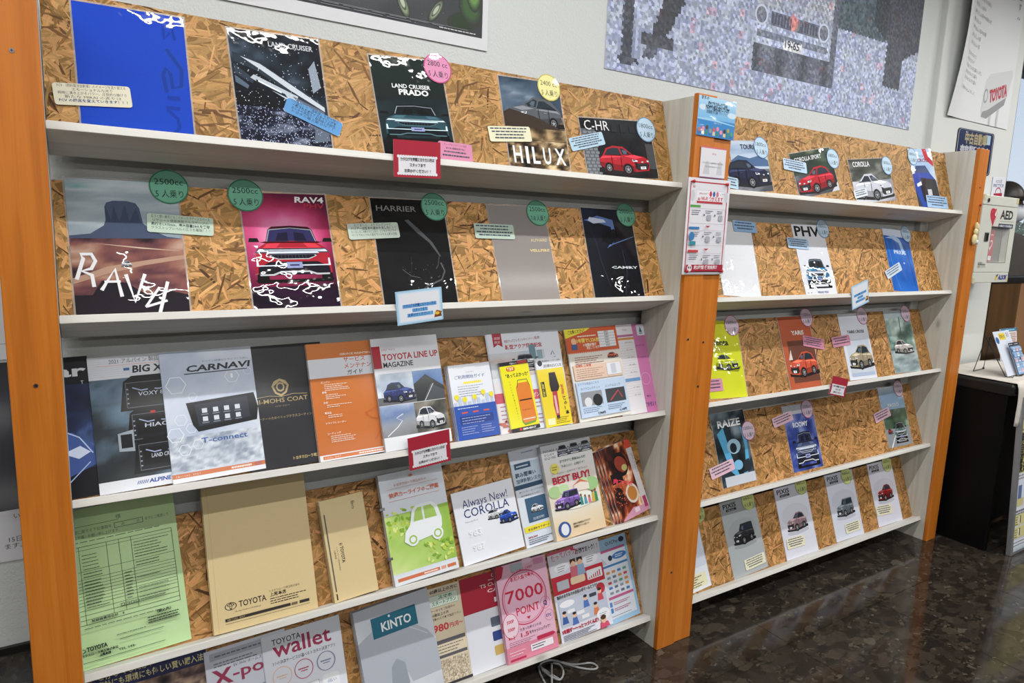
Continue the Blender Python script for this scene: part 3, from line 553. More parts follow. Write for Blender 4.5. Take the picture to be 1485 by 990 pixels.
def lineup(a):
    a.rect(0,0,1,1,'DADDE4'); a.rect(0,.73,.12,.93,'A81C30'); a.t('2021 Vol.2',.14,.885,.04,'A43A44',w=.2); a.t('TOYOTA LINE UP',.14,.80,.12,'B01C30',w=.84,b=.025); a.t('MAGAZINE',.14,.735,.10,'22252C',w=.44,b=.02)
    a.noise(0,.40,.54,.68,[(0,'8FA0B4'),(.5,'B8C6D6'),(1,'F0F4F8')],3,3,5,n=(14,8)); a.noise(.54,.40,1,.68,[(0,'2A2C2E'),(.5,'4A6FA8'),(1,'8CA8CE')],2,2,9,n=(12,8),fn=lambda X,Y,t:np.clip(.55*t+Y*.8-.2,0,1))
    a.poly([(.54,.56),(.74,.64),(1,.52),(1,.40),(.54,.40)],'2C3033'); a.poly([(.66,.40),(.80,.55),(1,.48),(1,.40)],'4A4F54'); a.line([(.68,.40),(.84,.55)],.008,'D8DCE0'); a.rect(0,.40,.56,.47,'6A6C70'); a.car(.08,.42,.46,.18,'26356E','suv')
    a.noise(0,.12,.50,.395,[(0,'6C6A6A'),(.4,'9AA0A8'),(.7,'6C86B4'),(1,'C8D4E6')],2,2,3,n=(12,8),fn=lambda X,Y,t:np.clip(.3*t+Y*.8,0,1)); a.line([(.06,.13),(.22,.2),(.30,.25),(.22,.28),(.32,.31)],.012,'E2E4E8')
    a.noise(.50,.12,1,.395,[(0,'2A2B2C'),(.5,'58564E'),(1,'9A968C')],4,3,7,n=(14,10)); a.car(.50,.15,.44,.20,(214,218,222),'suv'); a.rect(0,0,1,.12,'E2E5EA')
def startg(a):
    a.rect(0,0,1,1,'E2E6F0'); a.t('T-Connect',.12,.95,.045,'9AA2B2',w=.24); a.rect(.64,.95,.88,.957,'B4BAC8'); a.t('はじめての方へ',.40,.885,.03,'6A7488',w=.2); a.t('ご利用開始ガイド',.12,.81,.085,'3F5C94',w=.72,b=.012)
    a.rect(.30,.735,.74,.765,'F0E052'); bars(a,.16,.8,.70,5,.032,.008,'8C94A6')
    for k in range(9): a.rect(.02+k*.11,.45,.09+k*.11,.50+.04*((k*5)%3),'BCCBE4')
    for x,y in ((.10,.57),(.28,.53),(.52,.55),(.74,.60),(.93,.56)): a.ell(x,y,.055,.055,'E8DC3C'); a.rect(x-.01,y-.06,x+.01,y-.03,'D8B84C')
    a.rect(0,0,1,.45,'2F55AE'); bars(a,.08,.6,.41,1,.02,.01,'C6D2EC')
    for k in range(3): a.rrect(.16+k*.26,.345,.30+k*.26,.365,.01,'D65A4A')
    a.rect(.1,.20,.9,.31,'24408C'); bars(a,.14,.86,.28,3,.035,.007,'B4C4E6'); bars(a,.1,.5,.16,4,.03,.006,'C0CEEA'); bars(a,.56,.92,.16,4,.03,.006,'C0CEEA',seed=4)
def aqua(a):
    a.rect(0,0,1,1,'DCE2EC'); a.poly([(.10,1),(.26,1),(.26,.86),(.18,.89),(.10,.86)],'A83042'); a.t('期間',.13,.94,.045,'E8D8DC',w=.1); a.t('限定',.13,.90,.045,'E8D8DC',w=.1)
    a.t('特定クッズプレゼントキャンペーン第2弾！',.30,.90,.05,'9A3446',w=.66,rot=.04,b=.01); a.t('新型アクア発売記念',.30,.835,.075,'B0283C',w=.68,b=.03)
    a.noise(0,.55,1,.8,[(0,'C8B4AC'),(.5,'D0D6DE'),(1,'B4C6D8')],3,3,3,n=(10,6)); a.rect(.72,.66,.84,.86,'6C8C9C'); a.rect(.86,.66,.96,.80,'8CA8B4'); a.fcar(.40,.60,.46,.17,(206,212,216),mesh=False)
    a.rect(0,0,.30,.52,'E0DCE0'); a.rect(0,.30,1,.40,'C8586A'); a.t('プレゼント！',.5,.33,.07,'E8E0E4',w=.4,b=.02); bars(a,.05,.95,.26,6,.04,.01,'B0808C'); a.dots(0,.02,.5,.12,14,.03,'D07A6C',3)
def aqua2(a):
    a.rect(0,0,1,1,'DEE3EC'); a.ell(.86,.62,.16,.07,'B4BAC4'); a.line([(.62,.60),(.78,.66),(.95,.66)],.012,'5A626E'); a.line([(.70,.74),(.76,.78),(.80,.74)],.02,'3E5C6C'); a.line([(.74,.70),(.82,.72)],.02,'3E5C6C')
def emerg(a):
    a.rect(0,0,1,1,'E9E01E'); a.rect(0,.945,1,1,'26262A'); a.t('緊急セット',.36,.955,.07,'EDEDED',w=.24,b=.02); a.rrect(.62,.952,.96,.993,.02,'C04038'); a.rrect(.20,.86,.50,.925,.06,'D0582C'); a.t('緊急時',.24,.875,.11,'F0E8B0',w=.22,b=.02); a.t('"あってよかった"',.14,.775,.13,'2C2A14',w=.80,b=.03)
    for k,ch in enumerate('いざという時に備えて安心セット'): a.t(ch,.22+k*.006,.70-k*.038,.05,'4E4A10')
    a.poly([(.42,.62),(.52,.68),(.84,.68),(.92,.62),(.94,.18),(.88,.12),(.50,.10),(.42,.16)],'DC7E2C'); a.poly([(.42,.16),(.50,.10),(.88,.12),(.94,.18),(.94,.145),(.88,.09),(.50,.07),(.42,.12)],'6A9A30')
    a.line([(.46,.62),(.52,.72),(.84,.72),(.90,.62)],.02,'3A3A3A'); a.rect(.46,.42,.90,.44,'3A2818'); a.rect(.46,.15,.90,.165,'E6D8C8'); a.t('EMERGENCY',.52,.28,.05,'7A3C14',w=.32); a.rect(0,0,1,.055,'2A262A'); a.rect(.28,.012,.36,.045,'C83A34'); a.t('EMERGENCY',.40,.013,.07,'F0F0F0',w=.46,b=.03)
def rescue(a):
    a.rect(0,0,1,1,'E7D02E'); a.rect(0,.84,1,1,'DADFE8'); a.t('緊急脱出ハンマー+消火',.26,.945,.06,'3A3E46',w=.68,b=.01); a.ell(.16,.93,.09,.09,'26282C'); a.t('消棒RESCUE',.26,.86,.12,'22252C',w=.70,b=.01)
    a.rect(.06,.44,.20,.66,'2A2A20')
    for k,ch in enumerate('3種類の機能'): a.t(ch,.085,.625-k*.035,.09,'E8E070')
    a.poly([(.42,.78),(.66,.78),(.74,.56),(.66,.50),(.40,.50),(.38,.60)],'2E2A2C'); a.poly([(.44,.50),(.62,.50),(.60,.28),(.56,.14),(.44,.14),(.40,.30)],'B4404C'); a.rect(.46,.18,.54,.44,'D8B0B4'); a.rect(.44,.10,.56,.15,'24242A')
    for k,ch in enumerate('緊急時に'): a.t(ch,.78,.54-k*.05,.12,'C8524A',b=.01)
    for k,ch in enumerate('この1本'): a.t(ch,.80,.36-k*.07,.14,'2A2A2A',b=.03)
    a.rect(.08,.03,.36,.12,'EDE6B8'); bars(a,.40,.92,.11,4,.025,.008,'7A6A20')
def insur(a):
    a.rect(0,0,1,1,'DDDAD2'); a.rect(0,.74,1,1,'C9582E'); a.poly([(0,.90),(0,1),(.50,1),(.40,.965)],'E6DA3C'); a.t('ご注意ください！',.06,.945,.06,'3A3420',w=.32,b=.02,rot=.06)
    for k in range(28): a.poly([(k/28,.74),((k+.5)/28,.725),((k+1)/28,.74)],'C9582E')
    bars(a,.22,.60,.905,1,.02,.012,'F4E4D4'); a.t('1年間で1,526台',.20,.845,.07,'F0DC6C',w=.42,b=.03); a.t('の盗難被害が',.30,.80,.05,'F6E8DC',w=.26,b=.02); a.t('発生しています！',.36,.765,.05,'F6E8DC',w=.26,b=.02); a.ell(.14,.86,.05,.05,'E4B890'); a.rect(.09,.77,.19,.83,'3E5A90')
    a.rect(.62,.77,.95,.95,'E2E4E8')
    for k in range(6): a.rect(.62,.77+k*.03,.95,.774+k*.03,'9AA0A8'); a.t('車種名',.74,.78+k*.03 if k<5 else .93,.03,'4A4E56')
    bars(a,.10,.66,.68,4,.022,.007,'A8705C'); a.car(.74,.645,.20,.06,'C8583C','suv'); a.rect(.04,.44,.96,.60,'E0C4B0'); a.t('盗難防止装置',.08,.58,.04,'B84A34',b=.02,w=.3); bars(a,.08,.62,.55,5,.022,.007,'A88878'); a.rect(.66,.46,.94,.59,'E2E6EE'); a.rrect(.74,.47,.84,.58,.02,'C4CAD4')
    a.rect(.03,.04,.97,.42,'BCD0E8'); a.t('おすすめ商品はこちら',.06,.385,.04,'2E4674',w=.4); a.t('タイヤロックナット',.10,.33,.05,'2C3A5A',w=.36); a.t('ハンドルロック',.56,.33,.05,'2C3A5A',w=.30)
    a.rect(.08,.16,.48,.31,'8E9298'); a.ell(.2,.2,.07,.07,'D8DCE0'); a.ell(.38,.21,.09,.09,'1C1E22'); a.rect(.55,.16,.93,.31,'3A3D42'); a.line([(.62,.18),(.8,.28),(.86,.2)],.02,'B8404C'); bars(a,.08,.46,.13,3,.02,.006,'5A6A88'); bars(a,.55,.9,.13,3,.02,.006,'5A6A88'); a.t('7,700円',.34,.055,.045,'3A2A3A',w=.14,b=.02); a.t('6,160円',.76,.055,.045,'3A2A3A',w=.14,b=.02)
def listf(a):
    a.rect(0,0,1,1,'DFDDE2'); a.rect(0,.86,1,.885,'B06A90'); a.rect(0,.825,1,.85,'C89050')
    for k in range(22): a.rect(.3,.20+k*.028,.96,.202+k*.028,'B0B2BC'); 
    for k in range(22): a.t('車検・点検料金',.62,.205+k*.028,.028,'60626C',w=.26) if k%3==0 else None
    a.rect(.3,.36,.96,.395,'6C9CCC'); a.t('TCA',.6,.93,.06,'4A4E58',w=.16)
def pinkf(a):
    a.rect(0,0,1,1,'C978AC'); a.rrect(.56,.87,.92,.995,.04,'DDE2EA'); a.poly([(.67,.91),(.74,.975),(.81,.91)],'2C6480'); a.rect(.67,.89,.81,.90,'2C6480'); a.t('キャンペーン',.30,.75,.07,'3A2A6A',w=.5,b=.02); a.t('割引！',.34,.07,.16,'3C2C70',w=.52,b=.022); a.t('プレゼント',.5,.62,.05,'3A2A6A',w=.3); a.ring(.6,.38,.22,.22,.08,'E0A0CC'); a.t('最大',.5,.17,.08,'3C2C70',w=.2,b=.02)
def form(a):
    a.th=.5
    a.grad(0,0,1,1,'B9D8A0','AFCB98'); g='4E5E4C'
    a.t('様',.50,.895,.045,g); a.rect(.10,.885,.52,.888,g); a.t('ご登録に関する下記書類を',.10,.845,.034,g,w=.36); a.frame(.48,.835,.72,.87,.005,g); a.t('月　　　日',.54,.845,.028,g,w=.15); a.t('までにご用意して',.74,.845,.034,g,w=.2); a.t('頂きます様、お願い申し上げます。',.10,.81,.034,g,w=.42); bars(a,.10,.90,.785,1,.02,.009,g)
    a.frame(.08,.27,.95,.76,.005,g)
    ys=[.735,.60,.55,.53,.51,.49,.47,.45,.43,.41,.39,.36,.33,.30]
    for y in ys: a.rect(.08,y,.95,y+.0025,g)
    for x in (.18,.40,.50,.60): a.rect(x,.30 if x>.2 else .27,x+.003,.76,g)
    bars(a,.20,.38,.70,5,.022,.007,g,1); bars(a,.62,.92,.715,6,.019,.007,g,2); bars(a,.62,.9,.585,2,.02,.007,g,3); bars(a,.20,.37,.585,2,.02,.007,g,5)
    for k in range(9): bars(a,.20,.38,.535-k*.02,1,.02,.007,g,7+k); bars(a,.52,.58,.535-k*.02,1,.02,.007,g,20+k)
    for k in range(4): a.frame(.46+k*.04,.335,.49+k*.04,.352,.003,g)
    bars(a,.62,.93,.49,1,.02,.007,g,31); bars(a,.62,.92,.42,3,.03,.007,g,33); bars(a,.62,.88,.345,1,.03,.007,g,35)
    a.t('（振込先）',.74,.235,.03,'2E3A2E',w=.12,b=.01); bars(a,.66,.94,.215,3,.016,.010,'24302A',38,.8); a.t('登録諸費用合計　¥',.22,.285,.026,g,w=.26); bars(a,.16,.8,.25,1,.02,.006,g); bars(a,.4,.7,.165,1,.02,.006,g,9); a.rect(.42,.135,.78,.137,g)
    a.t('TOYOTA',.16,.115,.05,'24302A',w=.16,b=.03); a.ring(.125,.122,.026,.018,.2,'24302A'); a.t('トヨタカローラ埼玉株式会社',.10,.088,.026,'24302A',w=.30); a.t('上尾本店',.25,.068,.026,'24302A',w=.09,b=.02); a.t('TEL 048-',.40,.068,.028,g,w=.14); a.rect(.10,.048,.78,.05,g)
def logo(a,x,y,r,c,bg,rot=0.):
    a.ring(x,y,r,r*.68,.16,c); a.ring(x,y+r*.22*a.W/a.H,r*.62,r*.26,.3,c,16); a.ring(x,y,r*.24,r*.62,.4,c,14)
def env(a):
    a.grad(0,0,1,1,'D2BD8E','CCB98C'); k='2C2620'; a.rect(.045,0,.048,1,'BC9F70'); logo(a,.17,.165,.055,k,'C9AE80'); a.t('TOYOTA',.245,.147,.08,k,w=.26,b=.02); a.t('URL https://www.corolla-saitama.jp/',.20,.118,.02,k,w=.25); a.t('トヨタカローラ埼玉株式会社',.54,.195,.026,k,w=.3); a.t('上尾本店',.54,.165,.042,k,w=.16,b=.02); bars(a,.54,.90,.145,3,.016,.006,k,2,.7); a.rect(.11,.068,.73,.088,k); a.rect(.74,.068,.80,.086,'6A5C48'); a.rect(.82,.068,.92,.088,k); a.rect(.11,.052,.92,.054,k); a.t('お車のことなら、まかせて',.13,.071,.022,'C9AE80',w=.16)
def env2(a):
    a.grad(0,0,1,1,'D4BF90','CEBB8E'); k='2C2620'; a.rect(.055,.10,.085,.86,'5A544E'); a.rect(.055,.02,.085,.08,k); logo(a,.74,.92,.045,k,'')
    a.t('TOYOTA',.70,.925,.075,k,w=.16,b=.02,rot=-math.pi/2); a.t('TOYOTA',.30,.52,.10,k,w=.36,b=.03,rot=-math.pi/2); logo(a,.325,.54,.04,k,'')
    a.t('トヨタカローラ埼玉株式会社',.22,.52,.03,k,w=.50,rot=-math.pi/2); a.t('上尾本店',.16,.50,.04,k,w=.2,rot=-math.pi/2)
def green(a):
    a.rect(0,0,1,1,'D5DCE6'); a.noise(0,.10,1,.62,[(0,'93B84E'),(.5,'A9CB6A'),(.8,'C6DC8C'),(1,'E0ECB8')],2,2,6,n=(14,12)); rr=random.Random(4)
    for k in range(90):
        x,y=(rr.uniform(.0,.5),rr.uniform(.42,.66)) if k<55 else (rr.uniform(.55,1),rr.uniform(.12,.30)); r_=rr.uniform(.02,.045); t=rr.uniform(0,6.3); c=rr.choice(['B4CC50','8FB83E','C8DA6A','7CA838','D6E28A'])
        a.ell(min(max(x,.05),.95),y,r_,r_*.55,c,8,t)
    a.rect(.0,.78,.03,1,'D5DCE6'); a.poly([(.24,.36),(.27,.44),(.36,.50),(.42,.63),(.50,.665),(.74,.665),(.82,.62),(.86,.50),(.85,.43),(.80,.37),(.30,.33)],'E4E9EC'); a.poly([(.42,.52),(.46,.61),(.51,.64),(.57,.64),(.57,.52)],'A6C868'); a.poly([(.60,.52),(.60,.64),(.72,.64),(.77,.60),(.79,.52)],'A6C868')
    for x in (.37,.76): a.ell(x,.365,.09,.09,'E4E9EC'); a.ring(x,.365,.062,.062,.35,'9CC05C')
    a.t('トヨタカローラ埼玉からの',.22,.875,.045,'CC7A5C',w=.50); a.t('快適カーライフのご提案',.12,.78,.075,'CC6A48',w=.78,b=.02); a.rect(.10,.855,.9,.858,'D8A894'); a.rect(.10,.745,.9,.748,'D8A894'); a.ell(.49,.945,.03,.02,'CC7A5C')
    a.rect(0,0,1,.075,'DDE2E8'); a.rect(.05,.03,.70,.06,'CC7450'); a.rect(.72,.03,.80,.06,'D8A090'); a.rect(.82,.03,.96,.06,'CC7450'); bars(a,.45,.68,.038,1,.02,.012,'F0E4DC')
def always(a):
    a.rect(0,0,1,1,'E1E5EE'); a.t('Always New!',.14,.76,.16,'2A3872',w=.74,b=.0); a.t('COROLLA',.14,.62,.17,'26346E',w=.74,b=.005); a.t('Philosophy Book',.14,.555,.032,'6A7088',w=.2); a.car(.50,.50,.26,.15,(200,204,210),'wagon'); a.car(.68,.40,.30,.20,'2A4CA8','sedan'); a.t('983',.16,.36,.12,'EEF0F5',w=.2,b=.03); a.t('987',.18,.16,.12,'EEF0F5',w=.2,b=.03)
def fumi(a):
    a.rect(0,0,1,1,'D2DAE6'); bars(a,.4,.8,.955,1,.02,.01,'70809A'); a.noise(0,.60,1,.86,[(0,'A6B8CC'),(1,'C6D4E2')],2,3,4,n=(6,6)); a.rect(.10,.80,.62,.86,'30506E'); bars(a,.16,.56,.82,1,.02,.014,'C8D4E0'); a.t('踏み間違い',.08,.72,.13,'24405E',w=.66,b=.03); a.t('加速抑制システム',.08,.66,.12,'24405E',w=.90,b=.02); a.rect(0,.595,1,.64,'2A4A68')
    a.t('慌ててブレーキとアクセルを',.10,.555,.05,'34465E',w=.8); a.t('踏み間違えたときに',.14,.515,.05,'34465E',w=.6); a.rect(.22,.24,.90,.49,'365878'); a.car(.36,.33,.4,.09,(216,222,230),'hatch'); a.t('加速抑制',.36,.26,.08,'C8D4E2',w=.36); a.rect(.04,.15,.92,.21,'E8D83A'); a.t('安全運転をサポート',.14,.165,.07,'3A3414',w=.7,b=.02); a.t('¥55,000',.10,.09,.06,'A8384C',w=.3,b=.02); bars(a,.10,.9,.07,3,.02,.007,'5A6478')
def bestbuy(a):
    a.grad(0,0,1,1,'E0C8A4','DDE2EA',n=2); a.noise(0,.0,1,.34,[(0,'DFC49E'),(.6,'E4D4B8'),(1,'DEDFD8')],1.5,2,3,n=(8,8),fn=lambda X,Y,t:np.clip(.25*t+Y*.9,0,1))
    a.t('NOAH',.05,.925,.055,'3A3E46',w=.2); a.t('VOXY',.05,.885,.055,'3A3E46',w=.2); a.t('ESQUIRE',.05,.85,.055,'3A3E46',w=.22)
    for k in range(3): a.fcar(.30+k*.23,.86,.24,.11,(70+k*30,74+k*30,80+k*30),mesh=False)
    a.ell(.20,.74,.085,.085,'E4DA70'); bars(a,.14,.26,.75,2,.025,.012,'A89030'); a.t('おでかけと 家族みんなが',.32,.79,.05,'3E6A58',w=.52,b=.01); a.t('うれしい！ 心地イイ！',.34,.735,.05,'3E6A58',w=.46,b=.01); a.t('ノア・ヴォクシー・エスクァイア（オプション）',.12,.675,.04,'4A5468',w=.72); a.t('BEST BUY!',.12,.58,.15,'C02C40',w=.74,b=.03)
    for x,y,r,c in ((.12,.50,.12,'A8C890'),(.86,.50,.14,'9CC488'),(.7,.53,.10,'B8D4A0'),(.3,.51,.10,'BCD8A8')): a.ell(x,y,r,r*.8,c)
    a.poly([(.50,.46),(.50,.52),(.64,.565),(.80,.52),(.80,.45)],'E6DCD2'); a.poly([(.47,.515),(.64,.575),(.83,.515),(.64,.545)],'C87058'); a.ell(.52,.36,.40,.12,'E8ECE4'); a.car(.08,.30,.50,.19,'7A5CA8','box',True)
    for x,c,h_ in ((.60,'3A8C84',.11),(.68,'5A9CB0',.09),(.76,'D8788C',.075),(.84,'C8B048',.12),(.90,'4A8858',.13)): a.poly([(x-.03,.30),(x-.022,.30+h_*.8),(x+.022,.30+h_*.8),(x+.03,.30)],c); a.ell(x,.30+h_*.95,.02,.022,'8A6248')
    a.ell(.18,.10,.115,.12,'3A5C9C'); a.ell(.18,.10,.075,.09,'DDE2EA'); a.t('便利で快適なドライブ',.36,.12,.035,'6A5C44',w=.34); a.t('装備がいっぱい！',.36,.09,.035,'6A5C44',w=.3)
def meat(a):
    a.noise(0,0,.82,1,[(0,'1C100E'),(.4,'5A2418'),(.6,'8A3A22'),(.8,'C86A3C'),(1,'E8D0B0')],6,8,5,n=(26,30),con=2.2); a.rect(.82,0,1,1,'C8C4C8')
    a.rect(.82,.88,1,1,'C84A38'); a.t('JAF PLUS',.93,.80,.10,'8A8890',w=.5,rot=-math.pi/2,b=-.01); a.ell(.52,.72,.22,.30,'1A1412'); a.ell(.52,.72,.17,.22,'9C4030',24,.5); a.ell(.60,.66,.09,.08,'C8C07A'); a.ell(.60,.30,.20,.24,'D8CCC0'); a.ell(.60,.30,.15,.18,'B87A3A'); a.ell(.20,.34,.14,.20,'221814'); a.dots(.08,.2,.34,.5,40,.02,'C86048',2)
    a.rect(.10,.50,.46,.64,'1A1216'); a.t('肉コラボ',.13,.53,.13,'D84058',w=.60,b=.04,rot=-.45); a.poly([(.1,.02),(.5,.12),(.98,.08),(.98,.0),(.1,0)],'C890A8'); a.rect(.52,.04,.68,.10,'E0C8D4'); a.rect(.86,.05,.97,.2,'A83C60')
def meat2(a):
    a.noise(0,0,1,1,[(0,'241210'),(.4,'6A2C1C'),(.6,'A84C2C'),(.8,'D8925C'),(1,'ECDCC0')],8,10,15,n=(26,30),con=2.4); a.ell(.5,.8,.3,.15,'D8C8BC'); a.ell(.5,.8,.2,.1,'A03C34')
def dark_f(a):
    a.grad(0,0,1,1,'1C2440','2A2F5C'); a.t('ご存じでしたか？',.05,.90,.075,'E4DC9C',w=.46,b=.012); a.t('家計にも環境にも優しい賢い購入法',.04,.83,.075,'E4DC9C',w=.93,b=.012); a.noise(.3,.55,1,.80,[(0,'1C1820'),(.5,'5A4848'),(1,'B89C84')],7,4,3,n=(22,10),con=2)
def xpod(a):
    a.rect(0,0,1,1,'D3D8E4'); a.rect(.06,.905,.86,.97,'B2B8C6'); bars(a,.12,.8,.93,1,.02,.012,'6C7486'); bars(a,.10,.6,.87,1,.02,.008,'6C7486'); bars(a,.10,.85,.845,1,.02,.008,'6C7486',4); a.t('X',.06,.69,.26,'9E3558',w=.25,b=.03); a.t('-pod',.31,.71,.20,'A23A5C',w=.52,b=.015); a.t('EV･PHV ホームスタンド',.33,.81,.045,'3A3E4A',w=.48)
    bars(a,.1,.9,.58,5,.05,.012,'8A92A4'); a.rect(.1,.1,.9,.3,'B8C4D8')
def wallet(a):
    a.rect(0,0,1,1,'DCE0EA'); a.t('TOYOTA',.12,.90,.10,'2A2C34',w=.36,b=.01); a.t('wallet',.12,.79,.27,'A03456',w=.74,b=.015); a.t('3つの決済サービスが選べるトヨタの決済アプリ',.10,.725,.05,'2E323C',w=.80,b=.008)
    for k,(c,x,y) in enumerate((('E4B8A0',.20,.61),('B84C6C',.47,.615),('8C96B4',.76,.62))): a.ring(x,y,.12,.12,.08,c); bars(a,x-.07,x+.07,y,1,.02,.012,c); bars(a,x-.04,x+.05,y-.02,1,.02,.008,c)
    a.rrect(.14,.15,.40,.50,.04,'24262C'); a.rrect(.16,.16,.38,.49,.03,'C8CEDC'); a.rrect(.42,.20,.64,.48,.04,'E8EBF0'); a.frame(.42,.2,.64,.48,.005,'A8AEBC'); a.t('Pay',.48,.40,.05,'3A3E4A'); a.rrect(.68,.2,.90,.5,.04,'E8EBF0'); a.t('d払い',.74,.42,.05,'3A62A8'); a.t('Pay',.76,.34,.05,'3A3E4A'); a.rect(.46,.43,.52,.46,'C84050')
def kinto(a):
    a.noise(0,0,1,1,[(0,'B9C0CA'),(.5,'C9CFD8'),(1,'DDE2E8')],2,2,5,n=(10,12)); a.poly([(.0,.70),(.30,.84),(.62,.78),(.9,.62),(1,.5),(1,.2),(.6,.2),(.5,.42),(.38,.40),(.30,.2),(0,.2)],'AEB5C0'); a.poly([(.32,.2),(.36,.4),(.44,.46),(.54,.4),(.56,.2)],'959DA8')
    a.line([(.02,.72),(.30,.82),(.60,.74),(.9,.58)],.006,'D9DEE6'); a.rect(.20,.70,.80,.89,'2C6A80'); a.t('KINTO',.32,.745,.15,'E6ECEF',w=.40,b=.022); a.ell(.44,.865,.015,.015,'E6ECEF',10)
def sixty(a):
    a.rect(0,0,1,1,'D8CBB0'); a.t('60歳以上の方に',.12,.945,.10,'3A3440',w=.8,b=.03); a.rect(.05,.80,.9,.92,'DDE8DC'); a.frame(.05,.80,.9,.92,.01,'7CA88C'); a.t('スマホ',.34,.875,.10,'2E8C5C',w=.4,b=.03); a.t('スタートプラン',.14,.82,.11,'2E8C5C',w=.7,b=.03); a.t('ケータイをご利用中の',.08,.755,.07,'3A3438',w=.7,b=.01); a.t('60歳以上の方',.08,.71,.08,'3A3438',w=.5,b=.02); a.t('対象のスマホで指定プラン',.08,.67,.07,'3A3438',w=.84,b=.01)
    a.t('980',.08,.55,.24,'C83C48',w=.45,b=.03); a.t('円/月〜',.56,.56,.13,'C83C48',w=.38,b=.03); a.rect(.05,.42,.95,.46,'5A5860'); bars(a,.08,.92,.39,3,.03,.01,'7A7470'); a.rect(.05,.28,.95,.31,'5A5860'); a.noise(.05,.02,.95,.26,[(0,'8A7C68'),(1,'E0D4BC')],40,30,2,n=(40,24),con=3); a.rect(0,0,1,.025,'2A2A2E')
def cubic(a):
    a.rect(0,0,1,1,'DADDE6'); a.rect(0,.62,1,1,'A61C34'); a.ring(.62,.955,.05,.035,.2,'E8D0D4'); bars(a,.5,.9,.91,1,.02,.008,'E8C8CC'); a.t('TS CUBIC',.34,.85,.07,'F0DCE0',w=.44,b=.01); a.t('CARD',.46,.785,.07,'F0DCE0',w=.4,b=.02); a.rect(.56,.67,.95,.72,'E4E6EC')
    for k,c in enumerate(('5A6678','2C4484','C8A860')): a.rrect(.44,.42-k*.15,.62,.52-k*.15,.02,c)
def p7000(a):
    a.rect(0,0,1,1,'DDB0C6'); a.rect(0,0,1,.16,'D8849C'); a.poly([(0,1),(0,.86),(.10,.88),(.16,.98),(.12,1)],'B4243C'); a.ring(.48,.62,.44,.44,.05,'C24C6C',40); a.ring(.48,.62,.40,.40,.02,'C24C6C',40); a.rect(.28,.91,.52,.99,'A8B4BC'); a.rrect(.74,.92,.95,.985,.03,'CC8CAC'); a.ell(.62,.99,.10,.05,'E4C4D6')
    a.t('TS CUBIC CARD',.30,.885,.055,'B42440',w=.42,rot=.08,b=.01); a.t('新規入会で最大',.26,.815,.075,'B42440',w=.46,b=.03); a.t('7000',.12,.60,.27,'C01E40',w=.74,b=.012); a.t('POINT',.28,.455,.17,'C01E40',w=.46,b=.015)
    a.ell(.14,.37,.15,.20,'E4CCD8'); a.ring(.14,.37,.15,.20,.06,'C24C6C'); a.t('500P',.07,.40,.07,'C02848',w=.14,b=.03); a.t('500P',.07,.32,.07,'C02848',w=.14,b=.03); a.ring(.86,.50,.10,.10,.08,'B8648C'); a.t('Q',.82,.475,.10,'2A3A7C',b=.03); a.ring(.90,.36,.09,.09,.08,'B8648C'); a.t('ETC',.84,.345,.06,'2A3A7C',w=.11,b=.03); a.poly([(.46,.415),(.54,.415),(.50,.385)],'B42440')
    a.t('たまったポイントは',.30,.29,.055,'3E2A40',w=.42,b=.015); a.t('最大',.06,.235,.05,'C02040',w=.08,b=.02); a.t('1.5',.30,.228,.09,'C02040',w=.16,b=.022); a.t('1',.16,.228,.09,'C02040',b=.022); a.t('をキャッシュバック！',.47,.235,.06,'3E2A40',w=.42,b=.02); bars(a,.06,.6,.20,3,.018,.006,'9A5C78'); a.poly([(.60,.145),(.60,.185),(.92,.185),(.97,.165),(.92,.145)],'B8284C'); a.rect(.45,.055,.90,.125,'E8E4EC'); bars(a,.48,.76,.10,2,.025,.010,'3A3A44'); bars(a,.04,.36,.10,2,.03,.01,'EFC8D4'); a.rect(.04,.02,.34,.04,'B8284C')
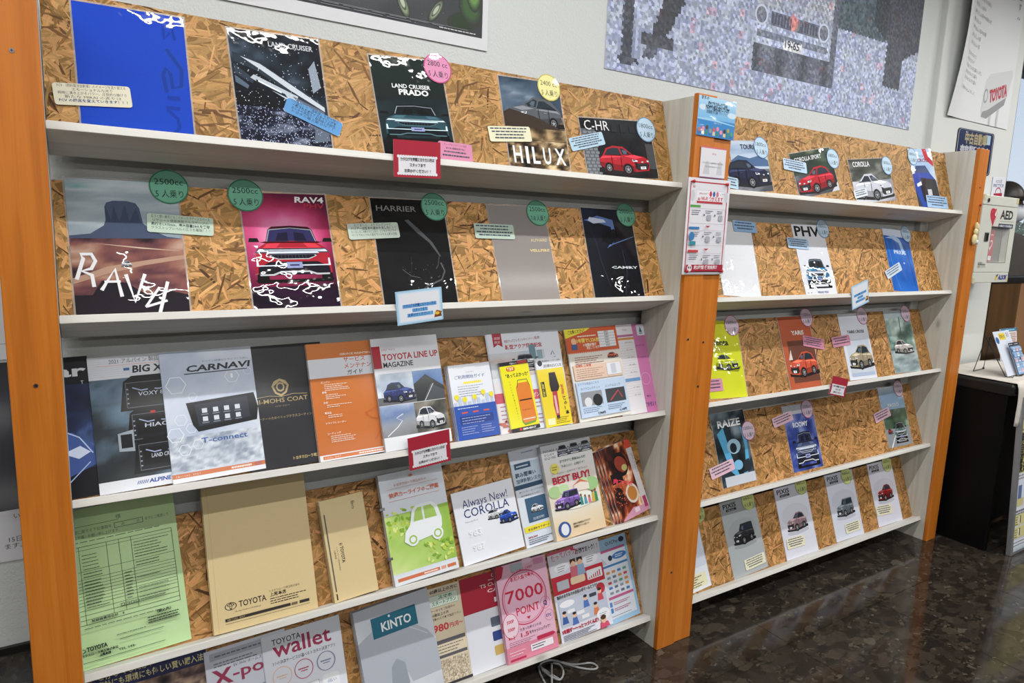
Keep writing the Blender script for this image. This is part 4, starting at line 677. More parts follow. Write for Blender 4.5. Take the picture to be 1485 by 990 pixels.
def tsuka(a):
    a.rect(0,0,1,1,'D9DBE6'); a.rect(0,.97,.5,1,'C45068'); a.t('使ってバック',.06,.90,.10,'C0324A',w=.46,b=.01,rot=.05); a.line([(.44,.97),(.54,.95),(.52,.90)],.025,'C0324A'); a.t('が絶対おトク！！',.54,.90,.09,'2E3040',w=.42,b=.03); a.rect(0,.52,1,.72,'BC2A3C')
    a.ell(.22,.80,.14,.07,'E8EAF0'); a.ell(.78,.80,.15,.08,'E8EAF0'); bars(a,.14,.3,.81,3,.025,.007,'6A7080'); bars(a,.7,.86,.82,3,.025,.007,'6A7080')
    for x,c,hc in ((.44,'C86A7A','4A2C22'),(.57,'8CA8C8','2C2420')): a.poly([(x-.08,.66),(x-.06,.78),(x+.06,.78),(x+.08,.66)],c); a.ell(x,.815,.05,.055,'E0B898'); a.poly([(x-.055,.81),(x-.05,.86),(x+.05,.86),(x+.055,.81),(x,.84)],hc)
    a.rect(.08,.56,.3,.66,'B8BEC8'); a.rrect(.34,.58,.62,.66,.03,'E8D0B0'); a.rrect(.66,.57,.96,.68,.02,'E4E6EC')
    for k in range(6): a.rect(.69+k*.042,.58,.71+k*.042,.60+.01*k,'B84858')
    a.t('毎月のおクルマの支払いがぐ〜んとラク！',.04,.475,.06,'30323E',w=.78,b=.006); a.rect(.04,.16,.96,.45,'B9C2D4'); a.ell(.2,.40,.14,.05,'E8EAF0'); a.ell(.88,.44,.08,.08,'C03444')
    for x,y,c in ((.12,.24,'3A5C9C'),(.30,.20,'4A6CB0'),(.55,.34,'4A70B8'),(.84,.36,'C84A58'),(.72,.22,'D07A50')): a.poly([(x-.06,y-.05),(x-.04,y+.03),(x+.04,y+.03),(x+.06,y-.05)],c); a.ell(x,y+.055,.035,.04,'E0B898'); a.ell(x,y+.075,.037,.022,'2C2420')
    for x,y in ((.42,.26),(.7,.40),(.5,.2),(.25,.31)): a.rrect(x-.07,y-.02,x+.07,y+.02,.01,'3A3E48' if x>.6 else 'E4E6EC')
    a.ell(.84,.15,.13,.09,'E8EAF0'); bars(a,.76,.92,.16,3,.02,.006,'7A8090'); a.poly([(.74,.0),(.76,.06),(.9,.06),(.93,0)],'C84A6C'); a.ell(.82,.09,.05,.055,'E0B898'); a.ell(.82,.115,.055,.035,'4A2C22'); a.t('5年間ず〜〜っとつづくんだ！',.03,.095,.065,'BC3048',w=.70,b=.012); bars(a,.04,.68,.065,4,.017,.006,'6A7080')
def quic(a):
    a.rect(0,0,1,1,'9CC0DE'); a.t('QUICPay',.38,.92,.10,'2A3048',w=.38,b=.008); a.ell(.86,.94,.08,.06,'26304C'); a.rect(.05,.06,.92,.86,'D6DDE8'); a.rect(.05,.84,.92,.87,'BC5C8C'); a.ell(.72,.765,.21,.075,'3A78B8'); bars(a,.60,.84,.77,2,.022,.01,'E0E8F2'); a.poly([(.1,.70),(.22,.79),(.34,.70)],'B8BEC8'); a.ell(.45,.76,.06,.06,'26304C'); a.rect(.05,.66,.92,.685,'3F7CB4')
    rr=random.Random(3)
    for j in range(5):
        for i in range(5): a.rrect(.10+i*.16,.58-j*.06,.20+i*.16,.61-j*.06,.01,rr.choice(['C84858','4A7CB8','5AA080','8C92A0','D08A50','6A6E80']))
    a.rect(.05,.285,.92,.315,'BC5C8C')
    for y in (.20,.13): a.rrect(.14,y,.26,y+.055,.01,'4A84C0'); bars(a,.30,.8,y+.035,2,.02,.008,'A84868')
    a.t('※',.1,.08,.03,'4A4E5A'); bars(a,.1,.8,.085,1,.02,.006,'7A8090')
def carcover(bg,title,tc,kind,body,y0=.12,h0=.36,x0=.08,w0=.86,mir=False,ts=.12,tx=.08,ty=.86,tw=None,grass=None,plate=True,extra=None):
    def f(a):
        if isinstance(bg,str): a.rect(0,0,1,1,bg)
        else:
            for q in bg: a.noise(*q[:4],q[4],q[5],q[6],q[7],n=(16,18))
        if extra: extra(a)
        if kind=='front': a.fcar(x0,y0,w0,h0,body)
        elif kind: a.car(x0,y0,w0,h0,body,kind,mir,plate=plate)
        if title: a.t(title,tx,ty,ts,tc,w=tw,b=.02)
    return f
touring=carcover([(0,.45,1,1,[(0,'8FA8C8'),(.5,'B8C8DC'),(1,'CED8E4')],1,3,3),(0,0,1,.45,[(0,'2C2E34'),(.5,'585C64'),(1,'8A8E96')],2,2,4)],'TOURING','3A4250','wagon','1C2240',.10,.56,-.15,1.12,ty=.84,tx=.30,tw=.55,extra=lambda a:a.poly([(0,.62),(.2,.72),(.5,.66),(.8,.72),(1,.62),(1,.5),(0,.5)],'4C6A92'))
csport=carcover([(0,.5,1,1,[(0,'1E2A24'),(.5,'2F4034'),(1,'6A7A66')],4,3,3),(0,0,1,.5,[(0,'24262A'),(.6,'4A4E54'),(1,'8C9096')],2,2,6)],'COROLLA SPORT','DDE0E4','hatch','B01C2C',.06,.60,.04,.90,True,ts=.085,ty=.80,tw=.66,extra=lambda a:a.poly([(.8,0),(1,.2),(1,0)],'C8CCD2'))
cor=carcover([(0,.5,1,1,[(0,'2A2E2A'),(.5,'4C5048'),(1,'9A9C98')],4,3,9),(0,0,1,.5,[(0,'8A8E9C'),(.5,'B8BCC8'),(1,'DADDE4')],2,2,6)],'COROLLA','E6E8EC','sedan','C6CAD6',.06,.66,.04,.93,ts=.10,ty=.83,tw=.42)
def cross(a):
    a.noise(0,.35,1,1,[(0,'8CB0DC'),(.5,'B8D0EC'),(1,'EEF3F8')],2,3,5,n=(10,12)); a.rect(0,0,1,.35,'3A3E44'); a.poly([(0,.35),(0,.58),(.30,.62),(.75,.60),(.98,.46),(1,.2),(1,.0),(.2,0)],'2A4AA8'); a.poly([(.30,.52),(.95,.48),(1,.30),(.98,.08),(.3,.12),(.24,.34)],'22252C'); a.poly([(.1,.60),(.20,.72),(.62,.72),(.76,.60)],'3A4E78'); a.rect(.52,.22,.70,.32,'C8CCD4'); a.poly([(.10,.42),(.30,.46),(.32,.40),(.12,.37)],'E6EEF6'); a.poly([(.6,1),(.66,.82),(.98,.70),(1,.78),(.82,.9),(.78,1)],'C02838'); a.t('CROSS',.30,.78,.11,'8C3040',w=.55,b=.03); a.t('TOYOTA',.32,.86,.07,'5A6070',w=.3)
def whitegr(a): a.rect(0,0,1,1,'DDE0E6'); a.rect(.3,.55,.7,.552,'C4C8D0'); a.rect(.35,.50,.65,.502,'C4C8D0')
def phv2(a): a.rect(0,0,1,1,'DADDE6'); a.t('PHV',.06,.84,.28,'14151A',w=.80,b=.03); a.fcar(.12,.12,.78,.40,'2C6E9C',dark=(20,26,34)); a.t('PRIUS PHV',.38,.035,.06,'3A4A7C',w=.34,b=.01); bars(a,.06,.2,.04,1,.02,.01,'4A4E58')
def prius(a):
    a.noise(0,0,1,1,[(0,'164C9C'),(.5,'1F62BE'),(1,'3C86DC')],1,2,3,n=(8,10)); a.rect(0,.88,1,1,'C6D2E2'); a.poly([(.05,.84),(.4,.90),(.65,.84),(.72,.62),(.62,.60),(.55,.78),(.3,.84)],'9CC0E6'); a.line([(.60,.86),(.80,.70),(.88,.4),(.90,.1)],.02,'14407E'); a.line([(.1,.8),(.14,.5),(.2,.2),(.3,.02)],.02,'3F86D4'); a.t('PRIUS',.30,.60,.12,'D8E4F4',w=.46,b=.01); a.ell(.62,.46,.02,.02,'DDE8F4')
sienta=carcover('CCD22E','Sienta','24281C','wagon','B4C038',.36,.22,.30,.58,ts=.16,tx=.22,ty=.68,tw=.46,extra=lambda a:a.poly([(.2,.36),(.85,.33),(.95,.4),(.3,.46)],'8A9020'))
def yaris(a): a.rect(0,0,1,1,'B05A3C'); a.rect(.16,.08,1,.66,'6A4034'); a.poly([(.12,.40),(.22,.54),(.24,.40)],'D8CFC8'); a.car(.10,.16,.90,.36,'C8543C','hatch',True); a.t('YARiS',.34,.74,.12,'ECE4DE',w=.40,b=.03)
def ycross(a): a.rect(0,0,1,1,'D3D8E2'); a.noise(.1,.1,.95,.6,[(0,'B8C0CE'),(1,'D0D6E0')],1,2,3,n=(6,8)); a.car(.12,.16,.86,.36,'9C927A','suv',True); a.t('YARiS CROSS',.22,.70,.09,'2A2C34',w=.62,b=.01); a.rect(.1,.05,.95,.1,'A9B8D2')
def city(a):
    a.noise(0,.3,1,1,[(0,'2A3A38'),(.4,'4A6A60'),(.7,'8CA8A0'),(1,'C8D8D8')],4,5,7,n=(18,20),con=1.8); a.rect(0,.88,1,1,'A6B6BE'); a.noise(0,0,1,.36,[(0,'6A7C80'),(.5,'9AACAE'),(1,'C8D4D6')],3,5,2,n=(12,10)); a.line([(.5,.5),(.55,.9)],.03,'3A4A3A'); a.car(.16,.30,.72,.24,'B8B4B0','hatch')
def raize(a):
    a.noise(0,0,1,1,[(0,'0E1418'),(.5,'2A3840'),(1,'8A9AA6')],3,4,3,n=(16,20)); a.poly([(.1,.72),(.3,.80),(.4,.4),(.55,.10),(.75,.16),(.85,.5),(.80,.78),(.95,.7),(.9,.2),(.6,.02),(.3,.2)],'5AA6D0'); a.ell(.52,.52,.20,.15,'9ABCD0'); a.ell(.5,.50,.10,.10,'1C2A34'); a.ell(.56,.26,.13,.10,'7CB8DC'); a.rect(.1,0,1,.13,'C4CAD4'); a.poly([(.7,.14),(.92,.16),(.9,.32),(.74,.3)],'2A3036'); a.t('RAIZE',.16,.80,.20,'E8EAEE',w=.68,b=.03)
def roomy(a): a.noise(0,0,1,1,[(0,'1C2466'),(.5,'3A4C98'),(1,'8C9CD0')],4,5,3,n=(18,22)); a.rect(0,.86,1,1,'B9BEC8'); a.fcar(.16,.06,.78,.52,'3A4668',dark=(24,28,44),glass=(40,48,84)); a.t('ROOMY',.24,.66,.14,'E2E6F2',w=.50,b=.03); [a.rect(.24,.28+.03*k,.86,.29+.03*k,'A8B4D0') for k in range(3)]
def passo(a): a.noise(0,.4,1,1,[(0,'8CA8C0'),(.5,'7F9FBE'),(1,'C8D4DC')],2,4,3,n=(8,10)); a.noise(0,.25,1,.62,[(0,'26382A'),(.6,'4A604C'),(1,'8CA090')],5,3,6,n=(12,8)); a.rect(0,0,1,.3,'8A9094'); a.poly([(.1,0),(.16,0),(.5,.3),(.49,.3)],'D8DCDE'); a.fcar(.34,.06,.52,.34,'4A665C',dark=(20,24,26)); a.car(.08,.22,.2,.10,'8C2C38','hatch'); a.t('PASSO',.26,.66,.12,'D8E4E4',w=.46)
def pixis(bg,kind,body,sub,y=.36,mir=False,front=False):
    def f(a):
        a.rect(0,0,1,1,bg); b=np.array([int(bg[i:i+2],16) for i in (0,2,4)],float); a.ell(.5,.58,.42,.22,np.clip(b*.96,0,255)); a.ell(.5,y-.02,.34,.05,np.clip(b*.88,0,255)); a.t('PIXIS',.07,.905,.125,'20232A',w=.38,b=.022); a.rect(.14,.86,.44,.892,'2A2D34'); a.t(sub,.18,.865,.035,'D8DCE2',w=.20); a.car(.20,y,.62,.26,body,kind,mir)
    return f
def pixis0(a): a.rect(0,0,1,1,'C9D2E0'); a.rect(0,0,1,.30,'DDE2E8'); a.rrect(.0,.04,.92,.22,.02,'E4DFBE'); a.car(.16,.44,.60,.26,'3A3D44','truck',True); bars(a,.1,.84,.18,5,.03,.009,'3A3A34'); a.t('PIXIS',.07,.905,.125,'20232A',w=.38,b=.022)
# ================================================================ placing them
FILM_N=.0022
def cover(rk,row,px,fn,label,kind='lam',n=None,th=None,copies=0,clabel=None,group=None,name=None,cat=None,snap=True,W=None,H=None,cdx=.002,shape=None,edge=None,face=None,cat2=None):
    lam=kind=='lam'; n=FILM_N if n is None else n; th=(.0008 if lam else .0004 if kind=='sheet' else .004) if th is None else th
    fr=frame(rk,row,n); B,w_,h_,roll=rectfit(fr,px,snap)
    if W: 
        s_=1 if W<0 else -1; c,s=math.cos(roll),math.sin(roll); B=B+Vector((c,s))*(s_*(w_-abs(W))/2); w_=abs(W)   # negative: the right edge is the one seen; positive: the left one
    if H: h_=H
    a=Art(w_,h_); fn(a); face=face or (M_LAM if lam else M_GLOSS if kind=='book' else M_PRINT)
    nm=name or {'lam':'laminated_cover','book':'brochure','sheet':'flyer'}[kind]; ct=cat or {'lam':'catalogue cover','book':'brochure','sheet':'flyer'}[kind]
    o=sheet(nm,a,fr,B,roll,th,face,edge or M_PAPER,.004 if lam else 0,shape=shape(w_,h_) if shape else None); tag(o,label,ct,group)
    if 0: print('COVER %s %d/%d W %.3f H %.3f roll %.1f'%(fn.__name__,rk,row,w_,h_,math.degrees(roll)))
    rr=random.Random(len(label)); 
    for k in range(copies):
        c=o.copy(); COL.objects.link(c); M=o.matrix_world.copy(); 
        M.translation=M.translation-M.col[2].to_3d()*(th*1.05+.0003)*(k+1)+M.col[0].to_3d()*(rr.uniform(-cdx,cdx*.4) if cdx>0 else cdx*(k+1))
        c.matrix_world=M; c['label']=clabel+', '+('next behind it','second behind','third behind','fourth behind','fifth behind','sixth behind')[k]+' it'*(k>0); c['group']=group or 'booklets stacked behind the front copy'
    return o
def card(fr,px,fn,label,name,cat,group=None,r=.0,th=.0007,mat=None,edge=None,snap=False,round_=False):
    B,w_,h_,roll=rectfit(fr,px,False); a=Art(w_,h_); fn(a)
    if round_:
        n=40; sh=[(w_/2*math.cos(2*math.pi*k/n),h_/2+h_/2*math.sin(2*math.pi*k/n)) for k in range(n)]
    elif r:
        sh=[]
        for cx,cy,a0 in ((w_/2-r,h_-r,0),(-w_/2+r,h_-r,90),(-w_/2+r,r,180),(w_/2-r,r,270)):
            for k in range(6): t=math.radians(a0+k*18); sh.append((cx+r*math.cos(t),cy+r*math.sin(t)))
    else: sh=None
    return tag(sheet(name,a,fr,B,roll,th,mat or M_CARD,edge or M_PAPER,0,shape=sh),label,cat,group)
def disc(rk,row,u,v,rx,ry,col,rim,t1,t2,where,n=.0042):
    fr=frame(rk,row,n); px=[(u-rx,v-ry),(u+rx,v-ry),(u+rx,v+ry),(u-rx,v+ry)]
    c=plane_local(fr,u,v); l=plane_local(fr,u-rx,v); r_=plane_local(fr,u+rx,v); t=plane_local(fr,u,v-ry); b=plane_local(fr,u,v+ry); R=max(.024,min(.042,((r_-l).length+(t-b).length)/4))
    a=Art(2*R,2*R); a.ell(.5,.5,.5,.5,rim,36); a.ell(.5,.5,.465,.465,col,36); a.t(t1,.5,.56,.25,'1E2A28',al='c',w=.72); a.t(t2,.5,.20,.25,'1E2A28',al='c',w=.70)
    n_=40; sh=[(R*math.cos(2*math.pi*k/n_),R+R*math.sin(2*math.pi*k/n_)) for k in range(n_)]
    cn={'6FAF94':'green','C9A0C4':'pink','E1DC98':'yellow','B4CDE0':'pale blue','CDBBCB':'mauve','CDD68C':'lime','D48CB0':'bright pink'}.get(col,'')
    tag(sheet('engine_size_tag',a,fr,Vector((c.x,c.y-R)),.0,.0006,M_CARD,M_PAPER,0,shape=sh),'round %s tag lettered %s on %s'%(cn,t1,where),'tag','round engine-size tags')
def tagc(rk,row,px,col,lines,where,cn,bold=-1,n=.0048):
    fr=frame(rk,row,n)
    def fn(a):
        a.rrect(0,0,1,1,.06,col); k=len(lines); s_=1/(k+.9)
        for i,l in enumerate(lines):
            y=1-(i+1.15)*s_; b=i==bold%k if bold>=0 or bold==-1 else False
            if isinstance(l,str): a.t(l,.5,y+s_*.2,.055*(4.6/k)**.5,'1E3A7A' if (b and bold==-1) else '2E3440',al='c',w=min(.88,.052*len(l)),b=.02 if b else 0)
            else: a.bars(.5-l/2,.5+l/2,y+s_*.25,1,.1,s_*.42,'4A5262',seed=i+len(where),full=.9)
    return card(fr,px,fn,'small %s note card on %s'%(cn,where),'note_card','card','note cards with small print',r=.006)
GN='6FAF94';PK='D48CB0';YE='E1DC98';BL='B4CDE0';MV='CDBBCB';LM='CDD68C'
# ---- nearer rack, top shelf
cover(0,1,[(103,.5),(264.6,26),(282,196.5),(118,181)],mirai,'plain blue laminated cover with dark vertical lettering, leftmost on the top shelf')
tagc(0,1,[(75.8,121),(188,124),(192,154.5),(79,153)],'DCD8C2',['FCV （燃料電池自動車）のイメージを塗り替える','エモーショナルな走り','瞬時に湧き上がるパワー、圧倒的な静けさ','新たな MIRAI の走りは','FCV の概念を変えていきます！！！'],'the left edge of the plain blue cover','cream')
cover(0,1,[(328,38),(461.5,60.6),(482,216.7),(350.4,203)],lcruiser,'black laminated cover with a bonnet edge and spattered water drops')
tagc(0,1,[(417.3,140),(497,179),(492,200.7),(411,158)],'5C96CC',['「力強さ」と「高級感」を併せ持つ','一新されたボディスタイリングを','あらゆる路面で！最高峰の走破性','トヨタの最上級 SUV ！！'],'the water-drop cover, tilted down to the right','bright blue',bold=9)
cover(0,1,[(532,74),(639.5,94.7),(661.5,233.6),(560,224.7)],prado,'dark teal laminated cover with an off-road car seen from the front')
disc(0,1,634.7,99,21,22,PK,'B84C80','2800 cc','5 人乗り','the dark teal car cover')
tagc(0,1,[(637,206),(684,208),(686,234),(636,231)],'CC86A4',['ディーゼルとガソリンの設定','あらゆる路面を走りぬく',.7,.8],'the top shelf edge, right of the red notice','pink',bold=9,n=.012)
cover(0,1,[(720.4,108),(811,123),(826,250),(742.6,242)],hilux,'laminated cover of a grey pickup climbing rocks, white capitals below')
disc(0,1,796,127,16.5,19,YE,'B8B050','2400 cc','5 人乗り','the pickup cover')
tagc(0,1,[(707,183.7),(768.4,182.5),(771,204),(711.6,206.5)],'DEDCBE',[.9,.85,.7,.75],'the left side of the pickup cover','pale yellow',bold=9)
cover(0,1,[(838,166.6),(941,180),(954.7,260.8),(853.7,253)],chr_,'dark laminated cover of a red hatchback beside a brick wall, near the middle post')
disc(0,1,937,188,13.5,19,BL,'5A88B0','1800cc','5 人乗り','the brick wall cover')
tagc(0,1,[(823.4,200),(873,191),(878,209),(830.8,219.6)],'AECBDE',[.8,.9,.7,.85,.6],'the brick wall cover','sky blue',bold=9)
# ---- second shelf
cover(0,2,[(92,258),(255.6,265),(275,449.6),(111,454)],desert,'laminated cover of a desert butte with white brush lettering')
disc(0,2,245,270.8,31,24,GN,'2E7A58','2500cc','5 人乗り','the desert butte cover')
tagc(0,2,[(212.9,309.4),(309.3,315.8),(310,342),(213.4,336)],'BFD3C2',['広さと使い勝手にもこだわったラゲージスペース','リヤシート使用状態でもラゲージの','奥行き1,015mm、最大容量580Lを実現','クラストップレベルの広さを確保！！！'],'the desert butte cover','pale green',bold=2)
cover(0,2,[(348,278),(469,283.4),(495.6,442),(366.8,446.6)],phv,'laminated cover of a red off-roader facing forward on a magenta background')
disc(0,2,356,283,27.5,25.5,GN,'2E7A58','2500cc','5 人乗り','the red and magenta cover')
cover(0,2,[(535.5,286.7),(642,291.8),(663.5,438),(558.7,440.8)],harrier,'black laminated cover with faint grey light streaks')
disc(0,2,630,299.6,20.5,20.5,GN,'2E7A58','2500cc','5 人乗り','the black cover with grey streaks')
tagc(0,2,[(504,327),(576.4,319.5),(579.7,342),(506.5,350)],'C4D2C6',['たくましく、よりエレガントに','ハリアーは生まれ変わりました！！！','たくましさに洗練された上品さ、ビジネスでもプライ','ベートでもいつもの自分でいられる上質な空間'],'the black cover with grey streaks','pale green',bold=1)
cover(0,2,[(706,296),(787,300.5),(812.6,432),(729.7,435.6)],alphard,'plain taupe grey cover with two small gold words',face=M_GLOSS)
disc(0,2,780,308.6,17.5,19,GN,'2E7A58','2500cc','7-8 人乗り','the plain taupe cover')
tagc(0,2,[(686,324.5),(745,325),(746,346.7),(690.6,345.5)],'B9CDC0',[.9,.7,.9,.8],'the plain taupe cover','pale green',bold=9)
cover(0,2,[(841,302.5),(913.6,304),(933.8,427.5),(864.3,430.6)],camry,'dark blue laminated cover showing a close-up of a car nose')
disc(0,2,908,311.4,15,17.5,GN,'2E7A58','2500cc','5 人乗り','the dark blue car nose cover')
# ---- third shelf: booklets
cover(0,3,[(40,521),(126,517),(146,718.6),(60,730)],navy,'navy blue car navigation booklet half hidden by the left post','book',.004,.003,W=-.21)
cover(0,3,[(124.4,518),(250,511),(270,700),(146,718.6)],alpine,'booklet with three dashboard screens on dark grey and white','book',.009,.005,W=.21)
cover(0,3,[(228.7,510),(344,505),(366,684),(252,702)],carnavi,'pale blue booklet with one black navigation screen','book',.014,.006,2,'copy of the pale blue navigation booklet','pale blue navigation booklets',W=.21)
cover(0,3,[(344,502),(440,499),(461.4,669.6),(366,684)],himohs,'black booklet with a gold crest and gold lettering','book',.012,.005,1,'copy of the gold crest booklet','black coating booklets',edge=M_BLACK,W=.21)
cover(0,3,[(443,499),(527.5,494),(550,655),(464,669)],guide,'orange service booklet with a white title band','book',.022,.003,4,'copy of the orange service booklet','orange service booklets',W=.21)
cover(0,3,[(536.4,489.8),(632,486.5),(656,638.8),(559,655.7)],lineup,'magazine with two cars on mountain roads and a red title','book',.034,.0055,4,'copy of the two-car magazine','two-car magazines')
cover(0,3,[(648.7,528.7),(708.6,526),(726,628.7),(665,638)],startg,'narrow blue and white guide with yellow balloons','book',.026,.003,6,'copy of the yellow balloon guide','yellow balloon guides')
cover(0,3,[(756,480),(808.7,478.4),(830,612),(778,621)],aqua2,'white sheet with a line drawing, sticking out behind the campaign flyer','sheet',.003)
cover(0,3,[(703.5,486),(784.7,478),(806,617),(728,629)],aqua,'campaign flyer with a red ribbon and a white car','sheet',.009,.0006,3,'copy of the red ribbon campaign flyer','campaign flyers',cdx=.004)
cover(0,3,[(722.8,525),(765,522),(783.4,619.8),(742.5,624.8)],emerg,'yellow leaflet with an orange emergency bag','book',.018,.002,2,'copy of the orange bag leaflet','orange bag leaflets')
cover(0,3,[(775.9,520),(812.5,517),(831.4,612),(792,618.5)],rescue,'yellow leaflet with a red and black rescue hammer','book',.018,.002,2,'copy of the rescue hammer leaflet','rescue hammer leaflets')
cover(0,3,[(879,472),(914.7,470),(938.7,595),(902,601)],listf,'pale sheet with a ruled price list behind the orange theft flyer','sheet',.006,W=-.115)
cover(0,3,[(905,470.5),(935,470),(956.4,592.8),(928,596)],pinkf,'magenta flyer next to the white side panel','sheet',.0035,W=-.10)
cover(0,3,[(817.5,477.5),(892,472),(916,598.6),(841,609.7)],insur,'orange and cream car theft warning flyer with a blue box','sheet',.011,.0008,5,'copy of the orange and cream theft flyer','theft warning flyers')
# ---- fourth shelf
cover(0,4,[(96,734),(250.4,719),(279,931.4),(123,976.8)],form,'pale green printed form with ruled tables','sheet',.004,.0006,3,'copy of the pale green form','pale green forms',name='paper_form',cat='form',cdx=.0006,W=-.257)
cover(0,4,[(294,706),(437,686),(464.3,880),(307.5,924)],env,'large beige envelope with a black printed address band','sheet',.020,.0035,4,'copy of the large beige envelope','large beige envelopes',name='envelope',cat='envelope',edge=M_KRAFT)
cover(0,4,[(463,727),(524,712.7),(550.7,856.7),(485,875.5)],env2,'slim tall beige envelope with cut top corners','sheet',.022,.003,5,'copy of the slim beige envelope','slim beige envelopes',name='envelope',cat='envelope',edge=M_KRAFT,
  shape=lambda w_,h_:[(-w_/2,0),(w_/2,0),(w_/2,h_-.012),(w_/2-.008,h_),(-w_/2+.008,h_),(-w_/2,h_-.012)])
gf=cover(0,4,[(548,687),(638,673),(667,821.7),(571.7,850.7)],green,'pale green clip folder with a white car outline among leaves','book',.030,.018,0,name='clip_folder',cat='folder')
cover(0,4,[(654,712.7),(740.7,696),(763,794),(672,820)],always,'square white booklet with blue lettering and two small cars','book',.014,.006)
cover(0,4,[(736,654),(781,646),(809,783),(764,793.7)],fumi,'pale blue safety leaflet with a dark blue band','sheet',.006,.0008,3,'copy of the pale blue safety leaflet','safety leaflets')
cover(0,4,[(783,645.3),(854,635),(880,762),(807,784)],bestbuy,'booklet with a purple minivan and a drawn family','book',.026,.0025,6,'copy of the purple minivan booklet','purple minivan booklets')
cover(0,4,[(858,655),(896,640),(930,752),(891,764)],meat2,'food magazine at the back of the fanned pile, dishes on its edge','book',.006,.004,1,'copy of the back food magazine','food magazines by the side panel')
cover(0,4,[(866,652),(913,637),(944,744),(903,758)],meat,'front food magazine of the fan, with hot-plate steaks and a white right margin','book',.018,.004,2,'copy of the front food magazine','food magazines by the side panel',cdx=-.011)
# ---- bottom shelf
cover(0,5,[(130,988),(291,950),(322,1100),(150,1150)],dark_f,'dark navy flyer with pale yellow lettering, leftmost at the bottom','sheet',.004,H=.297,snap=False)
cover(0,5,[(292.3,950),(375,927),(403,1085),(318,1115)],xpod,'grey flyer with a large purple X','sheet',.005,H=.297,snap=False,W=.21)
cover(0,5,[(375,925),(489.7,890.7),(514,1047),(401,1085)],wallet,'white flyer with a purple lower-case title and three circles','sheet',.008,.0006,2,'copy of the purple title flyer','purple title flyers',H=.297,snap=False)
kf=cover(0,5,[(510,889),(616,856),(650,1000),(540,1045)],kinto,'grey clear-file folder with a teal name plate','book',.028,.006,3,'copy of the grey clear file','grey clear files',name='clear_file',cat='folder',H=.31,snap=False)
cover(0,5,[(615,856),(666.7,841.7),(686,985),(636.7,1002)],sixty,'beige smartphone plan flyer with large red 980','sheet',.006)
cover(0,5,[(664.3,841.7),(712,828),(733,974),(687.3,987)],cubic,'white flyer with a crimson top, left of the pink stack','sheet',.007,W=.21)
cover(0,5,[(718,823.7),(789,803),(812,940),(737.7,964)],p7000,'pink leaflet with red 7000 POINT lettering','sheet',.024,.004,5,'copy of the pink leaflet','pink point leaflets',edge=plain('pink_page_edge',(206,160,176),.7))
cover(0,5,[(864,786),(905.5,771.4),(929.6,891.6),(888,905)],quic,'pale blue flyer of payment logos beside the side panel','sheet',.0035,W=-.165)
cover(0,5,[(793,801.8),(866.7,781),(890.7,908.6),(815.4,932.6)],tsuka,'comic-style flyer with a red band and drawn people','sheet',.008,.0006,2,'copy of the comic-style flyer','comic-style flyers')
# ---- farther rack
cover(1,1,[(1043,199),(1108.5,209.4),(1122.7,278.5),(1056,271)],touring,'laminated cover of a black estate car by the sea, cut by the middle post',W=-.21)
disc(1,1,1104,214,12,16,BL,'4A7CB0','1800cc','5 人乗り','the seaside estate car cover')
tagc(1,1,[(1050,255),(1070,258),(1071,274),(1050,271)],'AECBDE',[.8,.7,.8],'the lower left of the seaside estate car cover','sky blue',bold=9)
cover(1,1,[(1142.7,214.8),(1203,222),(1222,287.6),(1158.5,283)],csport,'laminated cover of a red hatchback facing left on a road')
disc(1,1,1208,230,10,15,BL,'4A7CB0','1800cc','5 人乗り','the red road hatchback cover')
tagc(1,1,[(1135,228.5),(1169,236),(1170.6,252),(1137,245)],'B4CDE4',[.9,.8,.9,.6],'the red road hatchback cover','sky blue',bold=9)
cover(1,1,[(1231,227.6),(1285,233),(1302.5,295),(1239.4,290)],cor,'laminated cover of a pale grey saloon car')
disc(1,1,1286.4,240,9,14,BL,'4A7CB0','1800cc','5 人乗り','the pale grey saloon cover')
tagc(1,1,[(1236.4,275.5),(1256.7,272.5),(1259,284),(1241,287)],'D2DAE2',[.8,.7,.8],'the lower left of the pale grey saloon cover','white',bold=9)
cover(1,1,[(1314.6,213.4),(1350,218),(1365,300),(1333.4,298.3)],cross,'laminated cover of a blue off-roader with a red ribbon on top')
disc(1,1,1323.4,227,7.5,10,BL,'4A7CB0','1800cc','5 人乗り','the blue off-roader cover')
tagc(1,1,[(1342.5,279),(1372.8,289),(1375.9,302),(1345.5,301)],'9CC0E4',[.9,.8,.9,.6],'the lower right of the blue off-roader cover','sky blue',bold=9)
cover(1,2,[(1041,321),(1087,324),(1104,428.5),(1056,430)],whitegr,'almost blank white laminated cover beside the middle post',W=-.21)
tagc(1,2,[(1062.4,319.4),(1095,321.5),(1098,337),(1064.5,336)],'8FB4DC',[.8,.9,.7],'the top of the blank white cover','blue',bold=9)
cover(1,2,[(1147,325),(1192,327),(1214.5,425.5),(1169,426.4)],phv2,'white laminated cover with black PHV capitals and a blue car')
disc(1,2,1193.3,331.5,9.5,14,BL,'4A7CB0','1800cc','5 人乗り','the white PHV cover')
tagc(1,2,[(1141,344.5),(1171,345.8),(1173.6,361),(1143.3,360)],'A8C4E0',[.9,.8,.7,.8],'the white PHV cover','blue',bold=9)
cover(1,2,[(1279.4,333),(1314.6,332.5),(1332.8,422.6),(1297,423.5)],prius,'bright blue laminated cover of a car roof seen from above')
disc(1,2,1314,339,7.5,12.5,BL,'4A7CB0','1800cc','5 人乗り','the bright blue car roof cover')
tagc(1,2,[(1282,392),(1304.6,381),(1309,392),(1288,403.8)],'C0D2E4',[.8,.9,.7],'the bright blue car roof cover','pale blue',bold=9)
cover(1,3,[(1021,465.5),(1066.6,465),(1084.8,573.3),(1036,581)],sienta,'lime yellow laminated cover with a small lime car',W=-.21)
